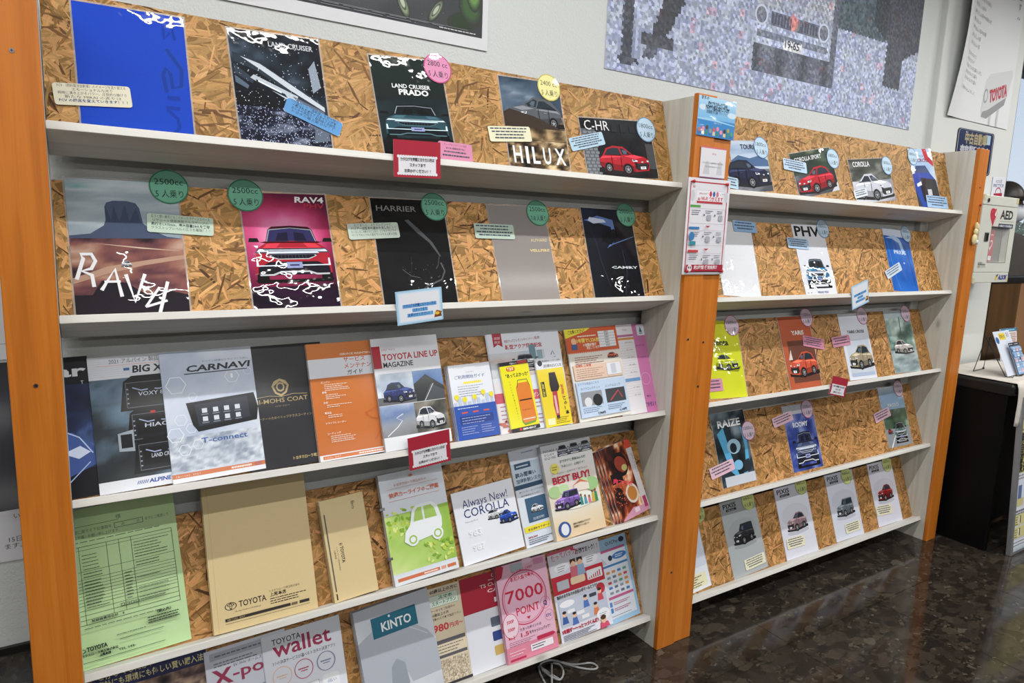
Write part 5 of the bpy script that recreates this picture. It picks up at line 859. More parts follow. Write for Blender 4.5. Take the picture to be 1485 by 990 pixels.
disc(1,3,1061.3,471.7,10.5,15.5,MV,'A83A68','1500cc','5-7 人乗り','the lime yellow cover')
tagc(1,3,[(1026.6,551.5),(1046,546.6),(1049.7,564.8),(1026.6,569.6)],'CC8CA4',[.7,.8,.7],'the lower left of the lime yellow cover','pink',bold=9)
cover(1,3,[(1127,459.4),(1171,458),(1192.7,558.7),(1146.6,564.8)],yaris,'brick red laminated cover with an orange hatchback')
disc(1,3,1169.6,460,9.5,15,MV,'A83A68','1500cc','5 人乗り','the brick red cover')
tagc(1,3,[(1163.6,486),(1194.6,491.6),(1195,506),(1165.5,502.3)],'C8849C',[.8,.7,.9,.7],'the right edge of the brick red cover','pink',bold=9)
cover(1,3,[(1214.4,455.8),(1252.7,453.3),(1272.8,547.4),(1233.3,553.2)],ycross,'pale laminated cover of a bronze off-roader')
disc(1,3,1250.3,457.7,8.5,13.5,MV,'A83A68','1500cc','5 人乗り','the bronze off-roader cover')
tagc(1,3,[(1205.5,491),(1231,483),(1234,499.4),(1209,504)],'C98CA2',[.8,.7,.9],'the left edge of the bronze off-roader cover','pink',bold=9)
cover(1,3,[(1279.4,451.6),(1318,449.7),(1334.4,537.7),(1300.5,543.5)],city,'laminated cover of a silver hatchback on a leafy city street')
disc(1,3,1313.3,454.5,8,13,MV,'A83A68','1500cc','5 人乗り','the leafy city street cover')
cover(1,4,[(1028.6,600),(1076.3,595),(1098,695),(1049.7,708.5)],raize,'laminated cover of swirling light blue car shapes on black',snap=False)
disc(1,4,1085.5,624.2,9.5,14,MV,'A83A68','1000cc','5 人乗り','the swirling light blue cover')
tagc(1,4,[(1028.3,679.4),(1061.8,664.8),(1066.6,679),(1032.7,697)],'D8B4C4',[.8,.9,.7],'the lower left of the swirling light blue cover','pale pink',bold=9)
cover(1,4,[(1132,587.8),(1175.7,585.4),(1195,675.3),(1152.7,685)],roomy,'violet laminated cover of a boxy car front',snap=False)
disc(1,4,1170.4,592.7,8.5,13,MV,'A83A68','1000cc','5 人乗り','the violet boxy car cover')
tagc(1,4,[(1118,606),(1147.8,596.3),(1150.7,608.4),(1123.6,620.5)],'D8B4C4',[.8,.9,.7],'the upper left of the violet boxy car cover','pale pink',bold=9)
cover(1,4,[(1272,563.6),(1307.3,557.6),(1322.3,642.3),(1290.3,650.3)],passo,'laminated cover of a green-grey car driving towards the viewer',snap=False)
disc(1,4,1302.7,563,7.5,11,MV,'A83A68','1000cc','5 人乗り','the green-grey car cover')
tagc(1,4,[(1265.6,599.3),(1289,590.8),(1292.2,602.4),(1271,613.3)],'D4B0C0',[.9,.8,.7],'the left edge of the green-grey car cover','pale pink',bold=9)
cover(1,5,[(960,760),(1009,750),(1032.7,849),(982,867)],pixis0,'laminated cover of a small truck, mostly hidden behind the middle post',W=-.21)
cover(1,5,[(1042.4,729),(1092,715.7),(1113,820.7),(1065.4,837)],pixis('A4ABAE','box','2C2C30','MEGA',.40,True),'grey laminated cover with a tall black minicar')
cover(1,5,[(1120.4,708.5),(1168.4,697.6),(1185.4,794),(1142.3,810.3)],pixis('D3D5E2','hatch','9C8088','EPOCH',.36,True),'pale laminated cover with a small mauve hatchback')
cover(1,5,[(1194.5,690.3),(1235.3,680),(1252,770.8),(1214,783.6)],pixis('CCD0DE','box','6C7880','VAN',.34,True),'pale laminated cover with a small grey van')
cover(1,5,[(1257,673.8),(1291,665.6),(1309,751),(1274.5,763)],pixis('D4D5E2','hatch','8C2428','JOY',.38,True),'pale laminated cover with a small dark red car')
for u,v,wh in ((1013,745,'the hidden small truck cover'),(1084.8,725.4,'the grey tall minicar cover'),(1161.6,703.6,'the mauve hatchback cover'),(1227.3,689,'the small grey van cover'),(1286,672,'the small dark red car cover')):
    disc(1,5,u,v,9,14,LM,'A8B060','660cc','4 人乗り',wh)
for px,wh in (([(1079,811.5),(1107.8,800.6),(1111.5,814),(1082.4,828)],'the grey tall minicar cover'),([(1139.8,781),(1166,775),(1168,788.4),(1143,798)],'the mauve hatchback cover'),([(1224.4,759.4),(1246.7,753.3),(1248.4,765.5),(1228.5,775)],'the small grey van cover'),([(1270,734),(1292.7,729.6),(1294.4,742.4),(1272.6,749.7)],'the small dark red car cover')):
    tagc(1,5,px,'DEDABF',[.8,.9,.8,.7],wh,'cream',bold=9)
# ---- notices taped to the shelf edges
def shelf_frame(rk,y): return (Vector((RX[rk][0],y,0)),Vector((1,0,0)),Vector((0,0,1)),Vector((0,-1,0)))
def redn(a):
    a.rect(0,0,1,1,'A82C3E'); a.rect(.10,.10,.90,.56,'E2E2E8'); 
    for k in range(16): a.ell(.10+k*.0533,.56,.03,.03,'E2E2E8',8); a.ell(.10+k*.0533,.10,.03,.03,'E2E2E8',8)
    a.t('カタログを御覧になりたい方は',.5,.45,.075,'24262C',al='c',w=.72,b=.02); a.t('スタッフまで',.5,.30,.075,'24262C',al='c',w=.34,b=.02); a.t('お声かけください！！',.5,.14,.075,'24262C',al='c',w=.56,b=.02)
def bluen(a):
    a.rect(0,0,1,1,'A4CCE8'); a.rect(.04,.05,.96,.95,'C8DFF2'); a.rect(.07,.09,.93,.91,'E2E6EE')
    for y,wd in ((.50,.74),(.36,.34),(.22,.56)): a.rect(.5-wd/2,y-.02,.5+wd/2,y+.09,'6CA8DC')
    a.t('カタログを御覧になりたい方は',.5,.505,.075,'14448C',al='c',w=.70,b=.02); a.t('スタッフまで',.5,.365,.075,'14448C',al='c',w=.30,b=.02); a.t('お声かけください！！',.5,.225,.075,'14448C',al='c',w=.52,b=.02)
    a.poly([(.80,.10),(.82,.22),(.96,.20),(.97,.12)],'7A4424'); a.poly([(.81,.22),(.86,.32),(.98,.26),(.96,.20)],'9C5A2C'); a.ell(.87,.22,.05,.03,'E0C040')
F0=shelf_frame(0,YF-.008); F1=shelf_frame(1,YF-.008)
card(F0,[(570,202),(638.8,206),(638.8,259.7),(571.4,255.7)],redn,'red-bordered laminated notice hanging from the nearer rack\'s top shelf edge','notice_card','notice')
card(F0,[(570,420.5),(638.8,418.8),(644.6,465.5),(579,469)],bluen,'pale blue bordered notice hanging from the nearer rack\'s second shelf edge','notice_card','notice')
card(F0,[(588,633),(649.5,625.4),(656.3,669.6),(596.5,679)],redn,'red-bordered laminated notice hanging from the nearer rack\'s third shelf edge','notice_card','notice')
card(F1,[(1232,412),(1255.6,411),(1263.6,441.7),(1238,442.4)],bluen,'pale blue bordered notice hanging from the farther rack\'s second shelf edge','notice_card','notice')
card(F1,[(1208.6,548.4),(1232.8,546.7),(1224,572.6),(1199.4,574.5)],redn,'tilted red-bordered notice hanging from the farther rack\'s third shelf edge','notice_card','notice')
# ---- notices on the middle post
FP_=(Vector((XM,-PT-.0035,0)),Vector((1,0,0)),Vector((0,0,1)),Vector((0,-1,0)))
def sea(a):
    a.noise(0,0,1,1,[(0,'4C90CC'),(.5,'7CB6E0'),(1,'B4D8EE')],2,3,3,n=(10,12),fn=lambda X,Y,t:np.clip(Y*.9+.15*t,0,1)); a.rect(0,0,1,.44,'3E86C4'); a.poly([(0,.44),(.3,.47),(.6,.43),(1,.38),(1,.36),(.5,.40),(0,.41)],'9CCCE8')
    a.ell(.12,.72,.10,.05,'CADFEE'); a.ell(.9,.62,.12,.05,'CADFEE'); a.t('まちの',.06,.92,.07,'20304A',w=.2,b=.03)
    a.t('海やプラスチックごみを',.5,.78,.09,'16202C',al='c',w=.52,b=.04); a.t('減らす取り組みに協力しています',.5,.68,.09,'16202C',al='c',w=.64,b=.05); a.t('自然環境を守る活動・クリーンアップ',.5,.59,.065,'2A3A4C',al='c',w=.56,b=.01); a.t('未来へつなごう',.44,.34,.04,'C8DCEC',w=.2)
    for k,c in enumerate(('C0765C','E08CA8','5C4A3C','90989C','C8605C','E08CA8','E890B0','4A4038','B0A058','58A078')): x=.07+k*.095; h_=.20+.05*(k%3); a.poly([(x-.035,.04),(x-.03,h_*.6),(x+.03,h_*.6),(x+.035,.04)],('4C70B0','D8C8A0','3C8C8C')[k%3]); a.ell(x,h_*.75,.036,.04,c)
def smalln(a):
    a.rect(0,0,1,1,'DCDCE2'); a.rect(0,.955,1,1,'CC6A78'); a.rect(0,.0,1,.03,'8C5C88'); a.t('SDGs',.44,.76,.06,'C84A5C',w=.16,b=.02); a.poly([(.12,.12),(.2,.5),(.28,.56),(.34,.5),(.38,.12)],'C4C6CE'); a.poly([(.66,.12),(.7,.5),(.78,.58),(.86,.5),(.88,.12)],'C4C6CE'); a.t('トヨタカローラは持続可能な社会を目指し',.5,.46,.05,'4A4C56',al='c',w=.86); a.t('さまざまな取り組みを行っています',.5,.34,.05,'4A4C56',al='c',w=.62)
def wifi(a):
    a.rect(0,0,1,1,'DDDDE4'); a.frame(.05,.025,.95,.965,.022,'B43A48'); a.t('au',.11,.90,.06,'C46A5C',b=.02); a.rrect(.2,.74,.86,.88,.03,'E6E6EC'); a.frame(.2,.74,.86,.88,.004,'B8B8C2')
    a.t('お手元のスマホ等で',.27,.835,.035,'B84A5C',w=.22,b=.02); 
    for k,c in enumerate(('C43A50','3A6AA8','C87890')): a.ell(.54+k*.08,.845,.03,.045,c)
    a.t('って？',.76,.835,.05,'4A4A58'); a.t('au Wi-Fi つかえます',.24,.775,.085,'C0303C',w=.60,b=.02); a.rect(.22,.745,.84,.768,'B43A48'); a.ell(.12,.82,.05,.09,'C8CAD2'); a.ell(.92,.82,.04,.09,'C8CAD2')
    for y,c in ((.70,'5A9C50'),(.475,'3F7CB4'),(.235,'C04848')):
        a.rect(.08,y,.32,y+.025,c); a.frame(.08,y-.165,.92,y-.008,.004,'B4B6C0'); bars(a,.12,.34,y-.035,3,.02,.007,'5A5E6A'); bars(a,.44,.62,y-.035,2,.02,.007,'5A5E6A',2); bars(a,.72,.90,y-.035,2,.02,.007,'5A5E6A',3); a.rrect(.48,y-.13,.58,y-.07,.02,'A8AAB4'); a.rrect(.76,y-.13,.86,y-.07,.02,'A8AAB4'); a.poly([(.40,y-.06),(.40,y-.09),(.43,y-.075)],'3A3A44'); a.poly([(.66,y-.06),(.66,y-.09),(.69,y-.075)],'3A3A44')
    a.ell(.14,.40,.06,.07,'3F7CB4'); a.rect(.10,.31,.24,.35,'3A8C9C')
    for y in (.515,.275): a.poly([(.44,y),(.56,y),(.50,y-.022)],'B43A48')
    a.rect(.06,.035,.94,.105,'A42C40'); a.ell(.14,.07,.055,.06,'E0D8DC'); a.ell(.12,.075,.012,.02,'2A2A30'); a.ell(.16,.075,.012,.02,'2A2A30'); a.t('約2時間 使用無料？',.24,.06,.07,'ECE4E8',w=.56,b=.02)
card(FP_,[(1013.7,137.6),(1069.5,147.9),(1062.4,203.6),(1010.3,195)],sea,'sky blue laminated notice with a row of small figures, top of the middle post','notice_card','notice',th=.001)
card(FP_,[(1017.8,211.5),(1054,216),(1050,259.3),(1013.5,257.5)],smalln,'small white notice below the sky blue one on the middle post','notice_card','notice',th=.001)
wf=card(FP_,[(999.3,256.5),(1058.8,262),(1049.4,398.2),(988.2,397.3)],wifi,'tall red-framed wireless network poster pinned to the middle post','pinned_poster','poster',th=.001)
M_RED=plain('red_plastic',(190,30,40),.3,coat=.5)
def pin(u,v,y,label,group=None):
    q=on(1,y,u,v); mb=MB(); mb.tube([(q.x,y+.0045,q.z),(q.x,y-.002,q.z)],.0045,12); mb.ball((q.x,y-.0045,q.z),.0058,.0042,.0058); return tag(mb.build('push_pin',M_RED,smooth=True),label,'push pin',group)
for u,v,wh in ((1005.7,262.5,'upper left'),(1054,267.5,'upper right'),(995,393,'lower left'),(1045.5,393,'lower right')): pin(u,v,-PT-.0055,'round red push pin at the %s corner of the red-framed poster'%wh,'red push pins')
# folder spine and clips
for zz in (.25,.72):
    mb=MB(); h_=.30*zz; mb.box(-.112,h_,-.020,-.096,h_+.008,.0008,bev=.0006); c=mb.build('metal_clip',M_METAL,gf)
# ================================================================ posters on the wall
WF=(Vector((0,WALLY-.003,0)),Vector((1,0,0)),Vector((0,0,1)),Vector((0,-1,0)))
PF=(Vector((0,PILY-.003,0)),Vector((1,0,0)),Vector((0,0,1)),Vector((0,-1,0)))
def wallsheet(name,fr,x0,x1,z0,z1,fn,label,cat,th=.0012,mat=None,edge=None,group=None):
    a=Art(x1-x0,z1-z0); fn(a); return tag(sheet(name,a,fr,Vector(((x0+x1)/2,z0)),0,th,mat or M_PRINT,edge or M_PAPER),label,cat,group)
def leafp(a):
    a.rect(0,0,1,1,'D6D8DC'); a.noise(.014,.035,.986,.99,[(0,'242628'),(.6,'3A3D42'),(1,'5A5D62')],5,4,5,n=(40,24),con=1.4)
    for cx,cy,rx,ry,c,r in ((.94,.075,.034,.016,'22361F',.2),(.955,.12,.022,.03,'3C5E34',.4),(.962,.17,.016,.035,'6C9A50',.1),(.915,.19,.022,.03,'4E7040',-.3),(.797,.085,.009,.022,'8FA080',.45),(.795,.092,.005,.013,'C4CDB8',.45),(.872,.088,.008,.024,'93A586',-.6),(.872,.090,.004,.014,'C0CAB4',-.6)):
        c0=np.array([int(c[i_:i_+2],16) for i_ in (0,2,4)],float)
        for q_ in range(6): f_=q_/5; a.ell(cx,cy,rx*(1.25-.5*f_),ry*(1.25-.5*f_),np.array([46,52,46])*(1-f_)+c0*f_*.9+np.array([46,52,46])*f_*.1,20,r)
    for q_ in ((0,0,1,.035),(.986,0,1,1),(0,0,.014,1)): a.rect(*q_,'D6D8DC')
    a.dots(.02,.04,.98,.98,900,.0012,'6A6E72',3); a.rect(.42,.050,.95,.0515,'7A7D82'); a.bars(.44,.92,.047,2,.006,.002,'7A7D82'); a.bars(.88,.975,.042,1,.01,.003,'C8CACC')
wallsheet('leaf_poster',WF,-.22,1.105,2.026,2.95,leafp,'white-bordered dark poster with blurred green leaves, high on the wall','poster',th=.002)
def mosaic(a):
    W_,H_=a.W,a.H; nx,ny=74,38; z=a.z(); rs=random.Random(11)
    def shade(u,v):   # large picture made of the small ones
        col=[.66,.70,.80]; d=1.; body=.388<u<.642 and v>.213
        if u<.06 and .03<v<.5 and abs(u-.048)<.014: d=.42
        if abs(u-(.098+.28*(v-.06)))<.014+.02*max(0,v-.1) and .06<v<.24: d=.55
        if abs(u-(.112+.26*(v-.10)))<.018+.05*max(0,v-.12) and v>.12: d=.36
        if (.03<u<.075 and .035<v<.055) or (.08<u<.16 and .11<v<.15): d=.45
        if .385<u<.64 and .11<v<.215: d=.42+.25*abs(math.sin(u*40))
        if .385<u<.64 and .215<v<.30: d=1.05
        if .39<u<.63 and .236<v<.262: d=.72
        if body and v>.355: d=.95; col=[.68,.71,.78]
        if .43<u<.594 and .293<v<.337: d=.62
        if (u-.402)**2*3.7+(v-.318)**2<.0014 or (u-.612)**2*3.7+(v-.318)**2<.0014: d=.72
        if (u-.508)**2*3.7+(v-.322)**2<.0009: col=[.80,.52,.50]; d=1.
        if .478<u<.54 and .216<v<.245: col=[.88,.89,.90]; d=1.05
        if .66<u<.85 and v>.36: d=.62; col=[.50,.60,.66]
        if u>.80 and v>.30+.9*abs(u-.93): d=.42
        if .86<u<.93 and .17<v<.40: d=.45
        if .64<u<.66 and v>.1: d=.6
        return col,d
    for j in range(ny):
        for i in range(nx):
            u0,v0=i/nx,j/ny; k=[]; n_=2
            base=[rs.uniform(-.07,.07)]*2+[rs.uniform(-.03,.05)]; warm=rs.random()<.035
            for q in range(n_):
                for p in range(n_):
                    uu,vv=u0+(p+.5)/nx/n_,v0+(q+.5)/ny/n_; col,d=shade(uu,vv); g=rs.uniform(-.13,.13)
                    c=[max(0,min(1,(x+b_*.5+g)*d)) for x,b_ in zip(col,base)]
                    if warm: c=[min(1,c[0]*1.15),c[1]*.92,c[2]*.92]
                    x0=(u0+p/nx/n_)*W_-W_/2; y0=(v0+q/ny/n_)*H_; dx=W_/nx/n_; dy=H_/ny/n_; c=[t_*(.93 if (p==0)!=(q==0) else 1) for t_ in c]
                    a.mb.add([(x0,y0,z),(x0+dx,y0,z),(x0+dx,y0+dy,z),(x0,y0+dy,z)],[(0,1,2,3)],1,lin([c[0]*255,c[1]*255,c[2]*255]))
            # a little motif in each small picture
            x0=u0+.3/nx; y0=v0+.2/ny; col,d=shade(u0+.5/nx,v0+.5/ny); e=rs.choice([.78,.86,1.16]); c=[min(255,x*255*d*e) for x in col]
            a.mb.add([((x0+px/nx)*W_-W_/2,(y0+py/ny)*H_,z+.00004) for px,py in ((0,.15),(.45,0),(.55,.3),(.3,.5),(.1,.42))],[(0,1,2,3,4)],1,lin(c))
    a.k+=3
    for k in range(16):
        if 6<k<10: continue
        a.rect(.436+k*.0098,.296,.4395+k*.0098,.335,'3E445C')
    a.ring(.402,.318,.020,.020,.22,'C4CCDE'); a.ring(.612,.318,.020,.020,.22,'C4CCDE'); a.t('19-65',.484,.220,.022,'33384C',w=.048,b=.02)
wallsheet('photo_mosaic_poster',WF,1.557,3.444,2.046,3.02,mosaic,'large blue-grey poster made of many tiny photographs showing an old car','poster',th=.003)
# wall sheets left of the nearer rack
def ln(a):
    a.rect(0,0,1,1,'D8DADF')
    for y,tx in ((.60,'が'),(.555,'を'),(.22,'い'),(.10,'15日'),(.065,'ます。')): a.t(tx,.93,y,.035,'2A2C30',al='r')
    a.bars(.1,.8,.6,12,.045,.012,'4A4C50')
wallsheet('wall_notice',WF,-.50,-.075,.706,1.168,ln,'white printed wall notice at the far left edge, lower of the two','notice')
wallsheet('wall_notice',WF,-.50,-.075,1.18,1.75,lambda a:(a.rect(0,0,1,1,'DADCE0'),a.frame(.1,.06,.97,.9,.004,'9A9CA2')),'white framed wall notice at the far left edge, upper of the two','notice')
# curling poster on the pillar: a real bent sheet
def roadp():
    x0,x1,z0,z1=3.70,4.36,2.140,2.80; mb=MB(); nx,nz=24,24
    def Y(u,v): return PILY-.004-.055*math.exp(-((u)/.16)**2)*math.sin(math.pi*min(1,max(0,(v*.62+.05))))
    def X(u,v): return x0+(x1-x0)*u+.0
    b=[(X(i/nx,j/nz),Y(i/nx,j/nz),z0+(z1-z0)*j/nz) for j in range(nz+1) for i in range(nx+1)]
    F=[(j*(nx+1)+i,j*(nx+1)+i+1,(j+1)*(nx+1)+i+1,(j+1)*(nx+1)+i) for j in range(nz) for i in range(nx)]
    mb.add(b,F,0,lin('D6D8DA')); bk=[(x,y+.0006,z) for x,y,z in b]; mb.add(bk,[f[::-1] for f in F],0,lin('D0D2D4'))
    def dec(P,c,dz):
        mb.add([(x0+(x1-x0)*u,Y(u,v)-dz,z0+(z1-z0)*v) for u,v in P],[tuple(range(len(P)))],0,lin(c))
    dec([(.52,.09),(.54,.32),(.60,.38),(.95,.46),(.97,.42),(.90,.20),(.62,.05),(.545,.04)],'C6C8CA',.0006)
    dec([(.53,.05),(.545,.09),(.62,.11),(.90,.24),(.885,.18),(.62,.045)],'8A8C8E',.0009)
    dec([(.66,-.0),(.66,.07),(.69,.08),(.69,-.0)],'B8BABC',.0012); dec([(.78,.0),(.78,.13),(.81,.14),(.81,.0)],'B8BABC',.0012)
    def txt(s,u,v,size,c,wd,rot,bold,col=None):
        co,fs=glyphs(s,bold,2); mn=co.min(0); mx=co.max(0); q=(co-np.array([mn[0],0.])); sx_=wd/(mx[0]-mn[0]); P=[]
        for x,y in q: X_=x*sx_; Y_=y*size; P.append((u+X_*math.cos(rot)-Y_*math.sin(rot)*.4,v+X_*math.sin(rot)+Y_*math.cos(rot)))
        mb.add([(x0+(x1-x0)*a_,Y(a_,b_)-.0016,z0+(z1-z0)*b_) for a_,b_ in P],fs,0,lin(c))
    txt('TOYOTA',.63,.17,.13,'B02C40',.29,.30,.05); dec([(.565+.04*math.cos(t)*.8,.21+.055*math.sin(t)) for t in np.linspace(0,6.0,14)],'8E9296',.0013); dec([(.565+.028*math.cos(t)*.8,.21+.04*math.sin(t)) for t in np.linspace(0,6.0,14)],'C6C8CA',.0016)
    for k,(n_) in enumerate((8,10,7,11,5,9,6,6)): txt('あたらしい日々の安心をこれからもずっと'[:n_],.20,.93-k*.055,.032,'7A7C80',.027*n_,-.12,0)
    for k,(n_) in enumerate((7,6,12,9,9)): txt('まちのクルマと暮らしをこれからも支える'[:n_],.17,.47-k*.045,.03,'8A8C90',.024*n_,-.12,0)
    txt('これからもよろしく',.14,.22,.03,'7A7C80',.24,-.12,0)
    for i,ch in enumerate('ます。'): txt(ch,.90,.98-i*.07,.06,'5A5470',.045,0,0)
    txt('て',.76,.96,.06,'5A5470',.045,0,0)
    o=mb.build('curling_poster',[M_PRINT],smooth=True); return tag(o,'white curling poster of a dealer roadside sign, on the pillar above the farther rack','poster')
roadp()
# blue plate
def plate(a):
    a.rrect(0,0,1,1,.07,'0E1522'); a.rrect(.02,.015,.98,.985,.06,'B8BCC8'); a.rrect(.03,.02,.97,.98,.055,'16264E'); a.t('中古自動車',.20,.70,.155,'A89C78',w=.60,b=.04); a.t('査定業務実施店',.10,.42,.14,'B9BCC4',w=.80,b=.05); a.rect(.80,.72,.90,.94,'A8C0D0'); a.t('JAAI',.3,.18,.12,'B9BCC4',w=.4,b=.02)
    a.ell(.22,.93,.012,.012,'C8CCD4',8); a.ell(.78,.93,.012,.012,'C8CCD4',8)
card(PF,[(1390,183),(1442,195.6),(1434.6,258),(1383,246)],plate,'dark blue metal plate with gold lettering on the pillar','wall_plate','sign',r=.02,th=.004,mat=M_GLOSS,edge=M_BLACK)
def bagc(a): a.rrect(0,0,1,1,.1,'DDE0E8'); a.t('AED設置',.5,.74,.14,'5A6A8C',al='c',w=.5); a.t('救命講習受講者',.5,.55,.13,'4A5A80',al='c',w=.8,b=.02); a.poly([(.15,.02),(.2,.25),(.85,.28),(.88,.02)],'A82C44'); a.ring(.52,.26,.24,.22,.2,'A82C44')
card(PF,[(1440,255),(1458,258),(1455,290),(1437,287)],bagc,'small white card with a red bag picture above the first-aid cabinet','wall_card','card',th=.001)
# ================================================================ AED cabinet
M_BOX=plain('cream_cabinet_steel',(214,216,206),.35); M_TAPE=plain('yellowed_tape',(206,198,158),.5)
AX0,AX1,AZ0,AZ1,AY=3.868,4.255,1.325,1.765,.03
t=empty('aed_cabinet',((AX0+AX1)/2,PILY,AZ0),'cream steel defibrillator cabinet with a glass window beside the last orange post','cabinet')
def ch(o,par,off=None): o.parent=par; o.matrix_parent_inverse=Matrix.Translation(-Vector(par.location)); return o
mb=MB(); mb.box(AX0,AY+.03,AZ0,AX1,PILY,AZ1,bev=.004); ch(mb.build('housing',M_BOX),t)
# door with an opening
wx0,wx1,wz0,wz1=AX0+.125,AX1-.062,AZ0+.105,AZ0+.285
mb=MB(); zt=AZ1-.048; zb=AZ0+.052
for b_ in ((AX0,zb+.002,wx0,zt-.002),(wx1,zb+.002,AX1,zt-.002),(wx0,zb+.002,wx1,wz0),(wx0,wz1,wx1,zt-.002)): mb.box(b_[0],AY,b_[1],b_[2],AY+.029,b_[3])
door=ch(mb.build('door',M_BOX),t)
mb=MB(); mb.box(AX0,AY,zt,AX1,AY+.03,AZ1,bev=.003); ch(mb.build('top_panel',M_BOX),t); mb=MB(); mb.box(AX0,AY,AZ0,AX1,AY+.03,zb,bev=.003); ch(mb.build('bottom_panel',M_BOX),t)
mb=MB(); mb.box(wx0,AY+.006,wz0,wx1,AY+.009,wz1); ch(mb.build('window_pane',gm.m),t)
mb=MB(); mb.box(wx0,AY+.0290,wz0,wx1,AY+.0300,wz1); ch(mb.build('window_back',plain('dim_interior',(112,112,106),.6)),t)
mb=MB(); mb.box(wx0+.012,AY+.018,wz0+.004,wx0+.092,AY+.028,wz1-.015,bev=.004); ch(mb.build('defibrillator_case',plain('red_case',(186,52,66),.4)),t)
def heart(cx,cz,s_,n=30): return [(cx+s_*.80*(math.sin(a_)**3),cz+s_*(13*math.cos(a_)-5*math.cos(2*a_)-2*math.cos(3*a_)-math.cos(4*a_))/15) for a_ in [2*math.pi*k/n for k in range(n)]]
def aedprint():
    a=Art(AX1-AX0,AZ1-AZ0); X=lambda x:(x-AX0)/(AX1-AX0); Zf=lambda z:(z-AZ0)/(AZ1-AZ0); W_=a.W
    H_=lambda cx,cy,s_,c:a.put([(p[0]*W_,p[1]*a.H) for p in [(q[0],(q[1]-cy)*W_/a.H+cy) for q in heart(cx,cy,s_)]],[tuple(range(30))],lin(c))
    H_(.33,.77,.125,'B4283C'); H_(.36,.785,.095,'DCDCD4'); a.poly([(.30,.86),(.38,.84),(.36,.78),(.40,.76),(.33,.70),(.31,.76),(.27,.75)],'B4283C'); a.line([(.38,.85),(.42,.80),(.36,.72),(.34,.66)],.012,'B4283C')
    a.t('AED',.52,.745,.16,'22242A',w=.36,b=.03); a.rect(.52,.715,.92,.72,'8A8C88'); a.rect(.50,.64,.92,.69,'2A3450'); a.t('自動体外式除細動器',.53,.652,.035,'D8DCE4',w=.36,b=.01)
    a.rect(X(wx0)-.006,Zf(wz0)-.005,X(wx0),Zf(wz1)+.005,'5A5C58'); a.rect(X(wx1),Zf(wz0)-.005,X(wx1)+.006,Zf(wz1)+.005,'5A5C58'); a.rect(X(wx0),Zf(wz1),X(wx1),Zf(wz1)+.006,'4A4C48'); a.rect(X(wx0),Zf(wz0)-.006,X(wx1),Zf(wz0),'7A7C78')
    a.bars(.08,.30,.205,1,.03,.016,'7A7C78'); a.t('非常時に',.08,.215,.04,'7A7C78',w=.14); a.t('お使いください',.08,.175,.04,'7A7C78',w=.22)
    a.t('ALSOK',.70,.035,.085,'2C3C90',w=.26,b=.04,sh=.15); a.poly([(.62,.03),(.63,.09),(.70,.10),(.66,.03)],'D8B830'); a.poly([(.64,.09),(.66,.06),(.71,.10)],'2C3C90')
    fr=(Vector(((AX0+AX1)/2,AY-.0004,AZ0)),Vector((1,0,0)),Vector((0,0,1)),Vector((0,-1,0)))
    o=a.mb; mb=MB(); mb.v=o.v; mb.f=o.f; mb.m=[0]*len(o.m); mb.c=o.c; r=mb.build('door_print',[M_PRINT]); M=mat_from(fr,Vector((0,0)),0); r.parent=t; r.matrix_parent_inverse=Matrix.Translation(-Vector(t.location)); r.matrix_basis=M
aedprint()
a=Art(.08,.17)
mb=MB(); hp=heart((wx0+.05),(wz0+.09),.03); mb.add([(x,AY+.0172,z) for x,z in hp],[tuple(range(30))],0,lin('DCD8DA')); hp=heart((wx0+.052),(wz0+.092),.019); mb.add([(x,AY+.0168,z) for x,z in hp],[tuple(range(30))],0,lin('B23C4C'))
mb.box(wx0+.03,AY+.0165,wz0+.01,wx0+.075,AY+.0175,wz0+.032,0,lin('D4D6DC')); mb.box(wx0+.02,AY+.0165,wz0+.138,wx0+.07,AY+.0175,wz0+.142,0,lin('D8C8CC')); ch(mb.build('case_emblem',M_PRINT),t)
mb=MB(); mb.box(AX0+.060,AY-.004,AZ0+.21,AX0+.100,AY+.001,AZ0+.255,bev=.002); mb.box(AX0+.078,AY-.0046,AZ0+.216,AX0+.096,AY-.0038,AZ0+.249,1); ch(mb.build('latch',[M_METAL,M_BLACK]),t)
mb=MB(); n=16; mb.prism([(AX0+.05+.011*math.cos(2*math.pi*k/n),AZ1-.026+.011*math.sin(2*math.pi*k/n)) for k in range(n)],1,AY-.003,AY+.001); mb.box(AX0+.046,AY-.0035,AZ1-.033,AX0+.054,AY-.0028,AZ1-.019,1); ch(mb.build('lock',[M_METAL,M_BLACK]),t)
for cx,cz in ((AX0+.012,AZ1-.012),(AX1-.014,AZ1-.016),(AX0+.010,AZ0+.010),(AX1-.014,AZ0+.016)): mb=MB(); mb.box(cx-.011,AY-.0015,cz-.014,cx+.011,AY+.0005,cz+.014,bev=.0005); ch(mb.build('tape_patch',M_TAPE),t)
